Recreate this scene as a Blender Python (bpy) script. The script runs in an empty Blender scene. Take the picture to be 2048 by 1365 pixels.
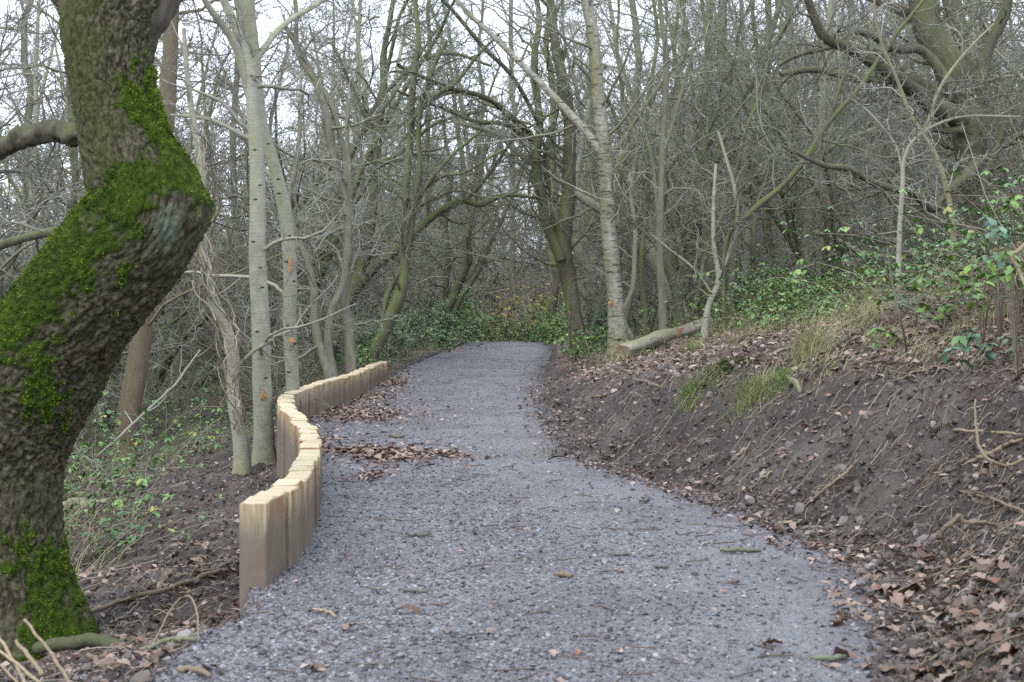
import bpy, math, time
import numpy as np
T0 = time.time(); np.seterr(all='ignore')
S = bpy.context.scene
COL = S.collection
# ------------------------------------------------------------------ camera, world, sun, exposure
F = 3200.0; HOR = 570.0; EYE = 1.5
cam_data = bpy.data.cameras.new('camera'); cam = bpy.data.objects.new('camera', cam_data); COL.objects.link(cam)
cam.location = (0, 0, EYE); cam.rotation_euler = (math.radians(90), 0, 0)
cam_data.sensor_width = 36; cam_data.lens = 36 * F / 2048
cam_data.shift_y = -(682.5 - HOR) / 2048
cam_data.clip_start = 0.1; cam_data.clip_end = 1500
cam_data.dof.use_dof = True; cam_data.dof.focus_distance = 17.0; cam_data.dof.aperture_fstop = 6.0
S.camera = cam
SUN_EL, SUN_ROT = 50, 200
w = bpy.data.worlds.new('World'); S.world = w; w.use_nodes = True
nt = w.node_tree; nt.nodes.clear()
out = nt.nodes.new('ShaderNodeOutputWorld'); bg = nt.nodes.new('ShaderNodeBackground')
sky = nt.nodes.new('ShaderNodeTexSky'); sky.sky_type = 'NISHITA'; sky.sun_disc = False
sky.sun_elevation = math.radians(SUN_EL); sky.sun_rotation = math.radians(SUN_ROT)
sky.air_density = 1.0; sky.dust_density = 3.0; sky.ozone_density = 1.0
mx = nt.nodes.new('ShaderNodeMix'); mx.data_type = 'RGBA'; mx.inputs[0].default_value = 0.72
mx.inputs[7].default_value = (10.6, 11.6, 13.4, 1)      # even cloud cover
nt.links.new(sky.outputs[0], mx.inputs[6]); nt.links.new(mx.outputs[2], bg.inputs[0])
bg.inputs[1].default_value = 0.14
nt.links.new(bg.outputs[0], out.inputs[0])
sd = bpy.data.lights.new('sun', 'SUN'); sun = bpy.data.objects.new('sun', sd); COL.objects.link(sun)
sd.energy = 0.9; sd.angle = math.radians(25); sd.color = (1, 0.97, 0.92)
sun.rotation_euler = (math.radians(90 - SUN_EL), 0, math.radians(180 - SUN_ROT))
S.view_settings.view_transform = 'Standard'; S.view_settings.look = 'None'
S.view_settings.gamma = 1; S.view_settings.use_curve_mapping = False
S.view_settings.exposure = 0.7
S.render.engine = 'CYCLES'
S.cycles.use_denoising = False
S.cycles.max_bounces = 5; S.cycles.diffuse_bounces = 3; S.cycles.glossy_bounces = 2
S.cycles.transparent_max_bounces = 4; S.cycles.transmission_bounces = 2
S.cycles.use_fast_gi = False

# ------------------------------------------------------------------ noise
def _h(ix, iy, iz, seed):
    ix = np.asarray(ix); iy = np.asarray(iy); iz = np.asarray(iz)
    h = (ix.astype(np.uint32) * np.uint32(374761393) + iy.astype(np.uint32) * np.uint32(668265263)
         + iz.astype(np.uint32) * np.uint32(2147483647) + np.uint32((seed * 974711 + 12345) & 0xffffffff))
    h = (h ^ (h >> np.uint32(13))) * np.uint32(1274126177)
    h = (h ^ (h >> np.uint32(15))) * np.uint32(2246822519)
    h = h ^ (h >> np.uint32(16))
    return (h & np.uint32(0xffffff)).astype(np.float64) / 16777215.0
def vnoise(x, y, z=None, seed=0):
    x = np.asarray(x, float); y = np.asarray(y, float)
    z = np.zeros_like(x) if z is None else np.asarray(z, float)
    xi = np.floor(x); yi = np.floor(y); zi = np.floor(z)
    fx = x - xi; fy = y - yi; fz = z - zi
    fx = fx * fx * (3 - 2 * fx); fy = fy * fy * (3 - 2 * fy); fz = fz * fz * (3 - 2 * fz)
    xi = xi.astype(np.int64); yi = yi.astype(np.int64); zi = zi.astype(np.int64)
    r = 0
    for a in (0, 1):
        for b in (0, 1):
            for c in (0, 1):
                r = r + _h(xi + a, yi + b, zi + c, seed) * (fx if a else 1 - fx) * (fy if b else 1 - fy) * (fz if c else 1 - fz)
    return r * 2 - 1
def fbm(x, y, z=None, seed=0, o=3):
    s = 0; a = 1.0; t = 0; f = 1.0
    for i in range(o):
        s = s + a * vnoise(np.asarray(x) * f + 7.1 * i, np.asarray(y) * f + 3.7 * i, None if z is None else np.asarray(z) * f, seed + i)
        t += a; a *= .5; f *= 2.07
    return s / t
def worley(x, y, z, seed=0):
    xi = np.floor(x).astype(np.int64); yi = np.floor(y).astype(np.int64); zi = np.floor(z).astype(np.int64)
    f1 = np.full(x.shape, 9.); f2 = np.full(x.shape, 9.)
    for a in (-1, 0, 1):
        for b in (-1, 0, 1):
            for c in (-1, 0, 1):
                cx = xi + a; cy = yi + b; cz = zi + c
                d = np.sqrt((cx + _h(cx, cy, cz, seed) - x) ** 2 + (cy + _h(cx, cy, cz, seed + 1) - y) ** 2 + (cz + _h(cx, cy, cz, seed + 2) - z) ** 2)
                f2 = np.where(d < f1, f1, np.minimum(f2, d)); f1 = np.minimum(f1, d)
    return f1, f2
def sstep(a, b, x):
    t = np.clip((x - a) / (b - a), 0, 1); return t * t * (3 - 2 * t)

# ------------------------------------------------------------------ terrain functions
def smooth_interp(ys, xs):
    ys = np.array(ys, float); xs = np.array(xs, float)
    g = np.linspace(-60, 400, 4601); v = np.interp(g, ys, xs)
    k = np.hanning(13); k /= k.sum(); v2 = np.convolve(np.pad(v, 6, 'edge'), k, 'valid')
    return lambda y: np.interp(y, g, v2)
WALL = [(8.0, -1.25), (8.3, -1.2), (8.65, -1.17), (9.1, -1.155), (9.7, -1.19), (10.3, -1.24), (11.4, -1.36), (12.2, -1.48), (12.8, -1.59),
        (13.6, -1.75), (14.9, -2.03), (16.2, -2.22), (17.2, -2.27), (18.1, -2.25), (19.3, -2.2), (20.6, -2.08), (21.4, -2.03), (23.4, -2.0), (25.2, -1.95)]
Lf = smooth_interp([-60, 3, 6, 7.2] + [a for a, b in WALL] + [28, 32, 37, 40, 46, 60, 400], [-1.4, -1.35, -1.3, -1.26] + [b for a, b in WALL] + [-1.9, -1.75, -1.4, -1.2, -.9, -.5, -.5])
Rf = smooth_interp([-60, 3, 6, 7.06, 8.3, 9.06, 10.2, 11.7, 13.3, 14.5, 17.1, 20.9, 26.7, 37, 40, 46, 60, 400],
                   [1.2, 1.3, 1.5, 1.76, 1.95, 1.86, 1.66, 1.25, .78, .57, .46, .42, .5, .88, .9, 1.3, 2, 2])
HB = smooth_interp([-60, 5, 8, 11, 14, 17, 19, 22, 26, 35, 60, 400], [.7, .7, .85, .85, .72, .45, .30, .14, .10, .12, .15, .15])
WT = .14
def crest(y): return np.where(y > 42, -2.6 * (1 - np.exp(-np.maximum(y - 42, 0) / 16.)), 0)
def Zpath(x, y, fine=True):
    L = Lf(y); R = Rf(y); t = (x - L) / (R - L)
    z = .015 * fbm(x * .9, y * .9, seed=3) + .02 * np.sin(np.clip(t, 0, 1) * 3.14)
    z = z - .035 * np.exp(-((x - (R - .35)) ** 2 / .1 + (y - 14.4) ** 2 / .6))       # puddle hollow
    nz = fbm(x * 3, y * 3, seed=9)
    wk = np.where(y < 20, sstep(7.99, 7.90, y), sstep(25.3, 25.6, y))
    u = np.maximum(L + .12 * sstep(6.6, 7.8, y) * (y < 8) - x + nz * .10, 0)
    z = z - wk * (.62 * u + .6 * u * u) - wk * .55 * u * sstep(6.9, 7.8, y) * (y < 8)
    z = z - 1.2 * sstep(.06, .34, x - R + nz * .13) * .14
    if fine: z = z + .006 * fbm(x * 22, y * 22, seed=5) * sstep(4, 12, 26 - y)
    return z + crest(y)
def Zground(x, y, fine=True):
    L = Lf(y); R = Rf(y)
    v = L - WT * .6 - x
    drop = (.16 + .10 * sstep(10, 12, y)) * sstep(7, 8.2, y) * (1 - sstep(24, 28, y))
    vl = np.maximum(v, 0)
    lf = -(.05 + drop) - .20 * 20 * (1 - np.exp(-vl / 20.))
    lf = lf + .5 * sstep(12, 45, vl) * 0
    lf = lf + sstep(26, 30, y) * (.05 + .22 * sstep(0, 1.2, vl) * np.exp(-vl / 5))
    # raised knoll of spoil right of the big oak
    u = x - R
    hb = HB(y); wf = hb * 1.35
    ul = np.maximum(u, 0)
    fx = np.clip(ul / wf, 0, 1); face = hb * (fx * .45 + .55 * fx * fx * (3 - 2 * fx))
    kk = .30
    rt = -.03 + face + kk * 9 * (1 - np.exp(-np.maximum(ul - wf * .75, 0) / 9.))
    mid = sstep(-.5, .02, u)
    base = np.where(v > 0, lf, -.09 * np.ones_like(x))
    z = np.where(u > -.5, base * (1 - mid) + rt * mid, base)
    z = np.where((v <= 0) & (u <= -.5), -.12 - drop, z)
    off = np.where(v > 0, sstep(0, .3, v), 0) + mid
    n = .07 * fbm(x * .55, y * .55, seed=21) + .045 * fbm(x * 2.1, y * 2.1, seed=22)
    if fine:
        near = sstep(0, 10, 34 - y)
        n = n + near * (.042 * fbm(x * 6.5, y * 6.5, seed=23) + .036 * fbm(x * 15, y * 15, seed=24) + .014 * fbm(x * 40, y * 40, seed=25, o=2))
        # raked streaks down the cut face
        st = vnoise((x + y * .55) * 2.2, (y - x * .55) * 13, seed=27)
        n = n + .014 * st * near * sstep(.05, .3, u) * (1 - sstep(1.6, 2.6, u))
        # undercut lip near the camera on the right
        n = n - .10 * np.exp(-((u - .75 - .1 * np.sin(y * 3)) ** 2) / .02) * np.exp(-((y - 8.2) ** 2) / .9)
    n = n + .35 * fbm(x * .08, y * .08, seed=28) * sstep(40, 80, np.hypot(x, y))
    z = z + n * np.clip(off, 0, 1)
    far = np.maximum(np.hypot(x, y) - 75, 0)
    return z + crest(y) * .95 + .0 * far
def Zs(x, y):
    x = np.asarray(x, float); y = np.asarray(y, float)
    return np.maximum(Zground(x, y), np.where((x > Lf(y) - np.where((y > 7.95) & (y < 25.5), .1, 1.2)) & (x < Rf(y) + .5) & (y < 62), Zpath(x, y), -99))
_ds = np.concatenate([np.arange(3, 14, .02), np.arange(14, 130, .06)])
def hit(px, py, lift=0.0):
    x = (px - 1024) / F * _ds; z = EYE - (py - HOR) / F * _ds
    b = z <= Zs(x, _ds) + lift
    i = int(np.argmax(b)) if b.any() else len(_ds) - 1
    return np.array([x[i], _ds[i], z[i]])
def at(px, py, d): return np.array([(px - 1024) / F * d, d, EYE - (py - HOR) / F * d])

# ------------------------------------------------------------------ mesh helpers
def mesh(name, V, Fc, mat=None, attrs=None, smooth=True):
    """V (n,3); Fc: array (m,k) or list of arrays with different k"""
    Fs = [f for f in (Fc if isinstance(Fc, list) else [Fc]) if len(f)]
    me = bpy.data.meshes.new(name)
    V = np.asarray(V, np.float32)
    me.vertices.add(len(V)); me.vertices.foreach_set('co', V.ravel())
    lv = np.concatenate([f.ravel() for f in Fs]).astype(np.int32)
    tot = np.concatenate([np.full(len(f), f.shape[1], np.int32) for f in Fs])
    st = np.concatenate([[0], np.cumsum(tot)[:-1]]).astype(np.int32)
    me.loops.add(len(lv)); me.loops.foreach_set('vertex_index', lv)
    me.polygons.add(len(tot)); me.polygons.foreach_set('loop_start', st); me.polygons.foreach_set('loop_total', tot)
    me.polygons.foreach_set('use_smooth', np.full(len(tot), smooth))
    for k, a in (attrs or {}).items():
        at_ = me.attributes.new(k, 'FLOAT', 'POINT'); at_.data.foreach_set('value', np.asarray(a, np.float32))
    me.update(calc_edges=True)
    if mat: me.materials.append(mat)
    return me
def link(name, me, parent=None, loc=None, **props):
    o = bpy.data.objects.new(name, me); COL.objects.link(o)
    if parent is not None: o.parent = parent
    if loc is not None: o.location = loc
    for k, v in props.items():
        if v is not None: o[k] = v
    return o
def thing(name, label, cat, loc=(0, 0, 0), group=None):
    return link(name, None, None, loc, label=label, category=cat, group=group)
def frames(P):
    T = np.gradient(P, axis=-2); T /= np.linalg.norm(T, axis=-1, keepdims=True) + 1e-9
    m = T.mean(axis=-2, keepdims=True)
    a = np.where(np.abs(m[..., 2:3]) < .85, np.array([0, 0, 1.]), np.array([1., 0, 0]))
    r = np.cross(m, a); r = np.broadcast_to(r, T.shape)
    U = r - (r * T).sum(-1, keepdims=True) * T; U /= np.linalg.norm(U, axis=-1, keepdims=True) + 1e-9
    return T, U, np.cross(T, U)
def tubes(P, R, k, cap=False):
    """P (M,N,3) R (M,N) -> V,F"""
    if P.ndim == 2: P = P[None]; R = R[None]
    M, N, _ = P.shape; T, U, W = frames(P)
    a = np.arange(k) * 2 * math.pi / k
    V = P[:, :, None, :] + R[:, :, None, None] * (np.cos(a)[None, None, :, None] * U[:, :, None, :] + np.sin(a)[None, None, :, None] * W[:, :, None, :])
    i = np.arange(N - 1)[:, None] * k; j = np.arange(k)[None, :]; j2 = (j + 1) % k
    q = np.stack([i + j, i + j2, i + k + j2, i + k + j], -1).reshape(-1, 4)
    Fq = (q[None] + (np.arange(M) * N * k)[:, None, None]).reshape(-1, 4)
    return V.reshape(-1, 3), Fq
class Bag:
    def __init__(s): s.V = []; s.F = {}; s.A = {}; s.n = 0
    def add(s, V, Fq, **a):
        s.F.setdefault(Fq.shape[1], []).append(Fq + s.n); s.V.append(V); s.n += len(V)
        for k, v in a.items(): s.A.setdefault(k, []).append(np.broadcast_to(v, (len(V),)))
    def tube(s, P, R, k, rnd=None):
        V, Fq = tubes(P, R, k)
        if P.ndim == 2: P = P[None]; R = R[None]
        rr = np.random.default_rng(s.n).random(len(P)) if rnd is None else np.broadcast_to(rnd, (len(P),))
        s.add(V, Fq, rad=np.repeat(R.reshape(-1), k), rnd=np.repeat(rr, P.shape[1] * k))
    def mesh(s, name, mat, off=None, smooth=True):
        V = np.concatenate(s.V)
        if off is not None: V = V - np.asarray(off)
        return mesh(name, V, [np.concatenate(f) for f in s.F.values()], mat, {k: np.concatenate(v) for k, v in s.A.items()}, smooth)
def crom(P, n):
    P = np.asarray(P, float); m = len(P)
    if m == 2: return P[0] + (P[1] - P[0]) * np.linspace(0, 1, n)[:, None]
    Q = np.vstack([2 * P[0] - P[1], P, 2 * P[-1] - P[-2]])
    L = np.concatenate([[0], np.cumsum(np.linalg.norm(np.diff(P[:, :3], axis=0), axis=1))]); t = np.interp(np.linspace(0, L[-1], n), L, np.arange(m))
    i = np.minimum(t.astype(int), m - 2); f = (t - i)[:, None]
    a, b, c, d = Q[i], Q[i + 1], Q[i + 2], Q[i + 3]
    return .5 * (2 * b + (c - a) * f + (2 * a - 5 * b + 4 * c - d) * f ** 2 + (3 * b - a - 3 * c + d) * f ** 3)
def grow(rng, P, R, k, t0, t1, ang, length, n, wob, trop, rr, rmin, up=None):
    """children polylines of every parent polyline"""
    M, N, _ = P.shape
    t = t0 + (t1 - t0) * (np.arange(k)[None] + rng.random((M, k))) / k
    f = t * (N - 1); i = np.minimum(f.astype(int), N - 2); f = (f - i)[..., None]
    m = np.arange(M)[:, None]
    p = P[m, i] * (1 - f) + P[m, i + 1] * f
    r = R[m, i] * (1 - f[..., 0]) + R[m, i + 1] * f[..., 0]
    d = P[m, i + 1] - P[m, i]; d /= np.linalg.norm(d, axis=-1, keepdims=True) + 1e-9
    q = rng.normal(size=d.shape); q -= (q * d).sum(-1, keepdims=True) * d; q /= np.linalg.norm(q, axis=-1, keepdims=True)
    a = np.radians(ang[0] + (ang[1] - ang[0]) * rng.random(t.shape))[..., None]
    d = d * np.cos(a) + q * np.sin(a)
    Lp = np.linalg.norm(np.diff(P, axis=1), axis=-1).sum(1)[:, None]
    L = np.clip(length[0] * Lp * (1 - .55 * t) * (.6 + .8 * rng.random(t.shape)), length[1], length[2])
    K = M * k; p = p.reshape(K, 3); d = d.reshape(K, 3); L = L.reshape(K); r = np.maximum(np.minimum(r.reshape(K) * rr, L * .035 + .001), rmin)
    out_ = np.empty((K, n, 3)); out_[:, 0] = p
    st = (L / (n - 1))[:, None]
    for s in range(1, n):
        d = d + wob * rng.normal(size=d.shape) + np.array([0, 0, trop]); d /= np.linalg.norm(d, axis=-1, keepdims=True)
        out_[:, s] = out_[:, s - 1] + d * st
    Rr = r[:, None] * (1 - .75 * np.linspace(0, 1, n)[None]); Rr = np.maximum(Rr, rmin * .6)
    return out_, Rr

# ------------------------------------------------------------------ materials
class NT:
    def __init__(s, name):
        s.m = bpy.data.materials.new(name); s.m.use_nodes = True; s.t = s.m.node_tree
        s.b = s.t.nodes['Principled BSDF']; s.b.inputs['Specular IOR Level'].default_value = .3
        s.tc = s.t.nodes.new('ShaderNodeTexCoord')
    def n(s, kind, **kw):
        x = s.t.nodes.new(kind)
        for k, v in kw.items(): setattr(x, k, v)
        return x
    def l(s, a, b): s.t.links.new(a, b)
    def coord(s, scale=(1, 1, 1), src='Object'):
        mp = s.n('ShaderNodeMapping'); mp.inputs['Scale'].default_value = scale; s.l(s.tc.outputs[src], mp.inputs[0]); return mp.outputs[0]
    def noise(s, scale, co=None, detail=4, rough=.6, dist=0):
        x = s.n('ShaderNodeTexNoise'); x.inputs['Scale'].default_value = scale; x.inputs['Detail'].default_value = detail
        x.inputs['Roughness'].default_value = rough; x.inputs['Distortion'].default_value = dist
        s.l(co or s.tc.outputs['Object'], x.inputs['Vector']); return x.outputs[0]
    def vor(s, scale, co=None, feature='F1', out='Distance', rand=1):
        x = s.n('ShaderNodeTexVoronoi', feature=feature); x.inputs['Scale'].default_value = scale; x.inputs['Randomness'].default_value = rand
        s.l(co or s.tc.outputs['Object'], x.inputs['Vector']); return x.outputs[out]
    def attr(s, name):
        x = s.n('ShaderNodeAttribute', attribute_name=name); return x.outputs['Fac']
    def ramp(s, f, stops):
        x = s.n('ShaderNodeValToRGB'); e = x.color_ramp.elements
        while len(e) < len(stops): e.new(.5)
        for i in range(len(stops)): e[i].position = i * .0001
        for i, (p, c) in reversed(list(enumerate(stops))):
            e[i].position = p; e[i].color = (c[0], c[1], c[2], 1) if hasattr(c, '__len__') else (c, c, c, 1)
        s.l(f, x.inputs[0]); return x.outputs[0]
    def mix(s, f, a, b, mode='MIX'):
        x = s.n('ShaderNodeMix', data_type='RGBA', blend_type=mode)
        for v, i in ((f, 0), (a, 6), (b, 7)):
            if hasattr(v, 'is_linked') or hasattr(v, 'links'): s.l(v, x.inputs[i])
            else: x.inputs[i].default_value = v if i == 0 else (v[0], v[1], v[2], 1)
        return x.outputs[2]
    def math(s, op, a, b=0.0, c=None):
        x = s.n('ShaderNodeMath', operation=op)
        for i, v in enumerate((a, b) if c is None else (a, b, c)):
            if hasattr(v, 'links'): s.l(v, x.inputs[i])
            else: x.inputs[i].default_value = v
        return x.outputs[0]
    def bump(s, h, dist=.01, strength=1, prev=None):
        x = s.n('ShaderNodeBump'); x.inputs['Distance'].default_value = dist; x.inputs['Strength'].default_value = strength
        s.l(h, x.inputs['Height'])
        if prev: s.l(prev, x.inputs['Normal'])
        return x.outputs[0]
    def done(s, col=None, rough=.8, nrm=None, spec=None):
        for v, k in ((col, 'Base Color'), (rough, 'Roughness'), (nrm, 'Normal'), (spec, 'Specular IOR Level')):
            if v is None: continue
            if hasattr(v, 'links'): s.l(v, s.b.inputs[k])
            else: s.b.inputs[k].default_value = (v[0], v[1], v[2], 1) if hasattr(v, '__len__') else v
        return s.m
def m_soil():
    s = NT('soil')
    c = s.ramp(s.noise(1.3, detail=8, rough=.7), [(.32, (.027, .023, .020)), (.5, (.082, .070, .060)), (.66, (.19, .165, .145))])
    g = s.vor(60, out='Color'); sp = s.n('ShaderNodeSeparateColor'); s.l(g, sp.inputs[0])
    c = s.mix(s.math('MULTIPLY', s.math('GREATER_THAN', sp.outputs[0], .86), s.math('LESS_THAN', s.vor(60), .34)), c, s.mix(sp.outputs[1], (.10, .08, .065), (.23, .19, .17)))
    hz = s.noise(35, detail=8, rough=.75)
    c = s.mix(s.math('MULTIPLY', hz, .5), c, (.06, .048, .038))
    # leaf-mould colour where the wood floor is undisturbed
    lt = s.attr('litter')
    g2 = s.vor(26, out='Color'); sp2 = s.n('ShaderNodeSeparateColor'); s.l(g2, sp2.inputs[0])
    lc = s.ramp(sp2.outputs[0], [(0, (.06, .044, .034)), (.35, (.13, .09, .07)), (.7, (.21, .15, .12)), (1, (.32, .25, .21))])
    c = s.mix(lt, c, lc)
    gr = s.attr('green')
    gc = s.ramp(s.noise(9, detail=7, rough=.8), [(.3, (.035, .042, .018)), (.5, (.07, .09, .03)), (.7, (.15, .16, .08))])
    c = s.mix(gr, c, gc)
    n1 = s.bump(s.noise(22, detail=10, rough=.8), .05, .9); n2 = s.bump(s.vor(70), .012, .8, n1)
    return s.done(c, .78, n2, .35)
def m_gravel():
    s = NT('wet_gravel')
    v = s.n('ShaderNodeTexVoronoi'); v.inputs['Scale'].default_value = 58; s.l(s.coord(), v.inputs['Vector'])
    sp = s.n('ShaderNodeSeparateColor'); s.l(v.outputs['Color'], sp.inputs[0])
    stone = s.ramp(sp.outputs[0], [(0, (.05, .049, .053)), (.4, (.107, .104, .114)), (.75, (.175, .170, .184)), (.95, (.27, .27, .29)), (1, (.36, .35, .34))])
    warm = s.mix(s.math('GREATER_THAN', sp.outputs[1], .88), stone, (.19, .155, .13))
    fines = s.ramp(s.noise(90, detail=6, rough=.8), [(.3, (.127, .122, .130)), (.7, (.255, .248, .264))])
    f = s.attr('fines'); big = s.noise(2.2, detail=5, rough=.65)
    ff = s.ramp(s.math('ADD', f, s.math('MULTIPLY', s.math('SUBTRACT', big, .5), 1.3)), [(.3, 0), (.75, 1)])
    c = s.mix(ff, warm, s.mix(.35, fines, warm))
    c = s.mix(s.ramp(s.noise(1.1, detail=7, rough=.7, dist=.6), [(.46, 0), (.62, .6)]), c, (.075, .067, .068))     # damp mud stains
    c = s.mix(s.attr('mud'), c, s.ramp(s.noise(25, detail=6), [(.3, (.025, .02, .017)), (.7, (.075, .06, .05))]))
    v2 = s.n('ShaderNodeTexVoronoi', feature='F1'); v2.inputs['Scale'].default_value = 110; s.l(s.coord(), v2.inputs['Vector'])
    n = s.bump(s.math('MULTIPLY', v.outputs['Distance'], -1.0), .02, .9)
    n = s.bump(v2.outputs['Distance'], .006, .7, n); n = s.bump(s.noise(140, detail=4), .006, .6, n)
    r = s.ramp(s.noise(1.7, detail=6, rough=.7), [(.35, .34), (.62, .62)])
    return s.done(c, r, n, .5)
def m_stone(name, stops, rough=.5):
    s = NT(name)
    c = s.ramp(s.attr('rnd'), stops); c = s.mix(s.math('MULTIPLY', s.noise(60, detail=4), .35), c, (.03, .028, .03))
    return s.done(c, rough, s.bump(s.noise(80), .004, .6), .4)
def m_bark(name, lo, hi, green=(.055, .075, .022), gamt=.5, scale=(9, 9, 2.2), rough=.85, bd=.012, twig=None, band=0):
    s = NT(name); co = s.coord(scale)
    n0 = s.noise(2.2, co, 7, .7)
    c = s.ramp(n0, [(.28, lo), (.68, hi)])
    oi = s.n('ShaderNodeObjectInfo')
    gn = s.noise(1.4, s.coord((1.3, 1.3, .5)), 6, .7)
    geo = s.n('ShaderNodeNewGeometry'); sx = s.n('ShaderNodeSeparateXYZ'); s.l(geo.outputs['Normal'], sx.inputs[0])
    side = s.math('ADD', s.math('MULTIPLY', sx.outputs[0], -.10), s.math('MULTIPLY', sx.outputs[2], .16))
    gf = s.math('ADD', s.math('ADD', gn, side), s.math('MULTIPLY', s.math('SUBTRACT', oi.outputs['Random'], .5), .12))
    gm = s.math('MULTIPLY', s.ramp(gf, [(.44, 0), (.62, 1)]), gamt)
    c = s.mix(gm, c, s.mix(s.noise(14), green, (green[0] * 1.9, green[1] * 1.8, green[2] * 2.2)))
    nrm = s.bump(s.noise(3.0, co, 8, .75), bd, 1)
    if band:
        bn = s.noise(3.2, s.coord((1.2, 1.2, 9)), 5, .7)
        c = s.mix(s.ramp(bn, [(.55 if band > .9 else .60, 0), (.60 if band > .9 else .66, .85 * band)]), c, (.035, .028, .022))
        ln = s.noise(9, s.coord((1.5, 1.5, 12)), 2, .5)
        c = s.mix(s.ramp(ln, [(.56, 0), (.62, .7 * band)]), c, (.05, .042, .035))
        nrm = s.bump(bn, .01, .6, nrm)
    if twig is not None:
        tw = s.ramp(s.attr('rnd'), [(0, twig[0]), (1, twig[1])])
        c = s.mix(s.ramp(s.attr('rad'), [(.004, 1), (.022, 0)]), c, tw)
    c = s.mix(s.math('MULTIPLY', oi.outputs['Random'], .3), c, (.05, .045, .038))
    return s.done(c, rough, nrm, .22)
def m_leaf(name, stops, rough=.45, trans=0.0, spec=.4, attr='rnd'):
    s = NT(name)
    c = s.ramp(s.attr(attr), stops)
    oi = s.n('ShaderNodeObjectInfo')
    c = s.mix(s.math('MULTIPLY', s.noise(35, detail=3), .3), c, (.05, .045, .02))
    s.done(c, rough, s.bump(s.noise(50, detail=3), .003, .6), spec)
    return s.m
def m_leaf_obj(name, stops, rough=.45, spec=.4):
    s = NT(name); oi = s.n('ShaderNodeObjectInfo')
    c = s.ramp(oi.outputs['Random'], stops); c = s.mix(s.math('MULTIPLY', s.noise(40, detail=4), .45), c, (stops[0][1]))
    return s.done(c, rough, s.bump(s.noise(60, detail=3), .004, .7), spec)
def m_wood():
    s = NT('sawn_softwood'); oi = s.n('ShaderNodeObjectInfo')
    ad = s.n('ShaderNodeVectorMath', operation='ADD'); s.l(s.tc.outputs['Object'], ad.inputs[0])
    cb = s.n('ShaderNodeCombineXYZ'); s.l(s.math('MULTIPLY', oi.outputs['Random'], 37.), cb.inputs[0]); s.l(s.math('MULTIPLY', oi.outputs['Random'], 91.), cb.inputs[2]); s.l(cb.outputs[0], ad.inputs[1])
    mp = s.n('ShaderNodeMapping'); mp.inputs['Scale'].default_value = (22, 22, 1.1); s.l(ad.outputs[0], mp.inputs[0])
    g = s.noise(1.6, mp.outputs[0], 6, .65, .4)
    base = s.ramp(oi.outputs['Random'], [(0, (.28, .20, .105)), (.25, (.52, .42, .24)), (.5, (.36, .285, .17)), (.75, (.62, .53, .34)), (1, (.40, .28, .15))])
    c = s.mix(s.ramp(g, [(.42, .75), (.58, 0)]), base, (.27, .18, .09))
    c = s.mix(s.ramp(s.noise(1.1, mp.outputs[0], 4, .6), [(.50, 0), (.62, .6)]), c, (.58, .50, .34))
    kn = s.noise(4.5, ad.outputs[0], 3, .5)
    c = s.mix(s.ramp(kn, [(.50, 0), (.58, .75)]), c, (.27, .13, .055))
    sz_ = s.n('ShaderNodeSeparateXYZ'); s.l(s.tc.outputs['Object'], sz_.inputs[0])
    endg = s.mix(s.ramp(s.noise(1.4, s.coord((2, 9, 1)), 4, .6), [(.35, 0), (.65, .5)]), s.mix(.45, base, (.56, .50, .36)), (.36, .28, .17))
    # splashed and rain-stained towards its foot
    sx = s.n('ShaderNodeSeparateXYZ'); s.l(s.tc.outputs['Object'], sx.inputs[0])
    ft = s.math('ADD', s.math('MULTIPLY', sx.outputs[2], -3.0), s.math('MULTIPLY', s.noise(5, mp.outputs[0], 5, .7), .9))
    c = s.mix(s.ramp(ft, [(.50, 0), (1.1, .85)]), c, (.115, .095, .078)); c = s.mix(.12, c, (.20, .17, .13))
    c = s.mix(s.ramp(sz_.outputs[2], [(0, 0), (.001, 1)]), c, endg) if False else s.mix(s.math('GREATER_THAN', sz_.outputs[2], -.004), c, endg)
    geo = s.n('ShaderNodeNewGeometry'); sn = s.n('ShaderNodeSeparateXYZ'); s.l(geo.outputs['Normal'], sn.inputs[0])
    s.done(c, .7, s.bump(g, .004, .7, s.bump(s.noise(120, detail=3), .002, .5)), .25)
    return s.m
def m_oak():
    s = NT('mossy_oak_bark')
    cr = s.attr('crack'); ms = s.attr('moss'); al = s.attr('alga')
    c = s.ramp(s.noise(28, detail=7, rough=.7), [(.34, (.03, .026, .017)), (.52, (.09, .079, .055)), (.68, (.20, .18, .135))])
    c = s.mix(s.ramp(cr, [(0, 1), (.20, 0)]), c, (.022, .017, .012))
    c = s.mix(s.ramp(s.math('ADD', al, s.math('MULTIPLY', s.math('SUBTRACT', s.noise(7, detail=6), .5), 1.0)), [(.30, 0), (.85, .65)]), c, (.058, .072, .018))
    lic = s.attr('lichen')
    c = s.mix(s.ramp(s.math('MULTIPLY', lic, s.noise(26, detail=6, rough=.75)), [(.28, 0), (.5, .8)]), c, (.14, .18, .13))
    mc = s.ramp(s.noise(17, detail=8, rough=.8), [(.3, (.018, .036, .004)), (.5, (.055, .10, .008)), (.72, (.125, .18, .018))])
    mf = s.ramp(s.math('ADD', ms, s.math('MULTIPLY', s.math('SUBTRACT', s.noise(16, detail=7, rough=.75), .5), .9)), [(.25, 0), (.7, .93)])
    c = s.mix(mf, c, mc)
    n = s.bump(s.noise(60, detail=8, rough=.75), .012, .9); n = s.bump(s.math('MULTIPLY', s.noise(130, detail=4, rough=.8), mf), .02, 1, n)
    return s.done(c, .88, n, .15)
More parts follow.
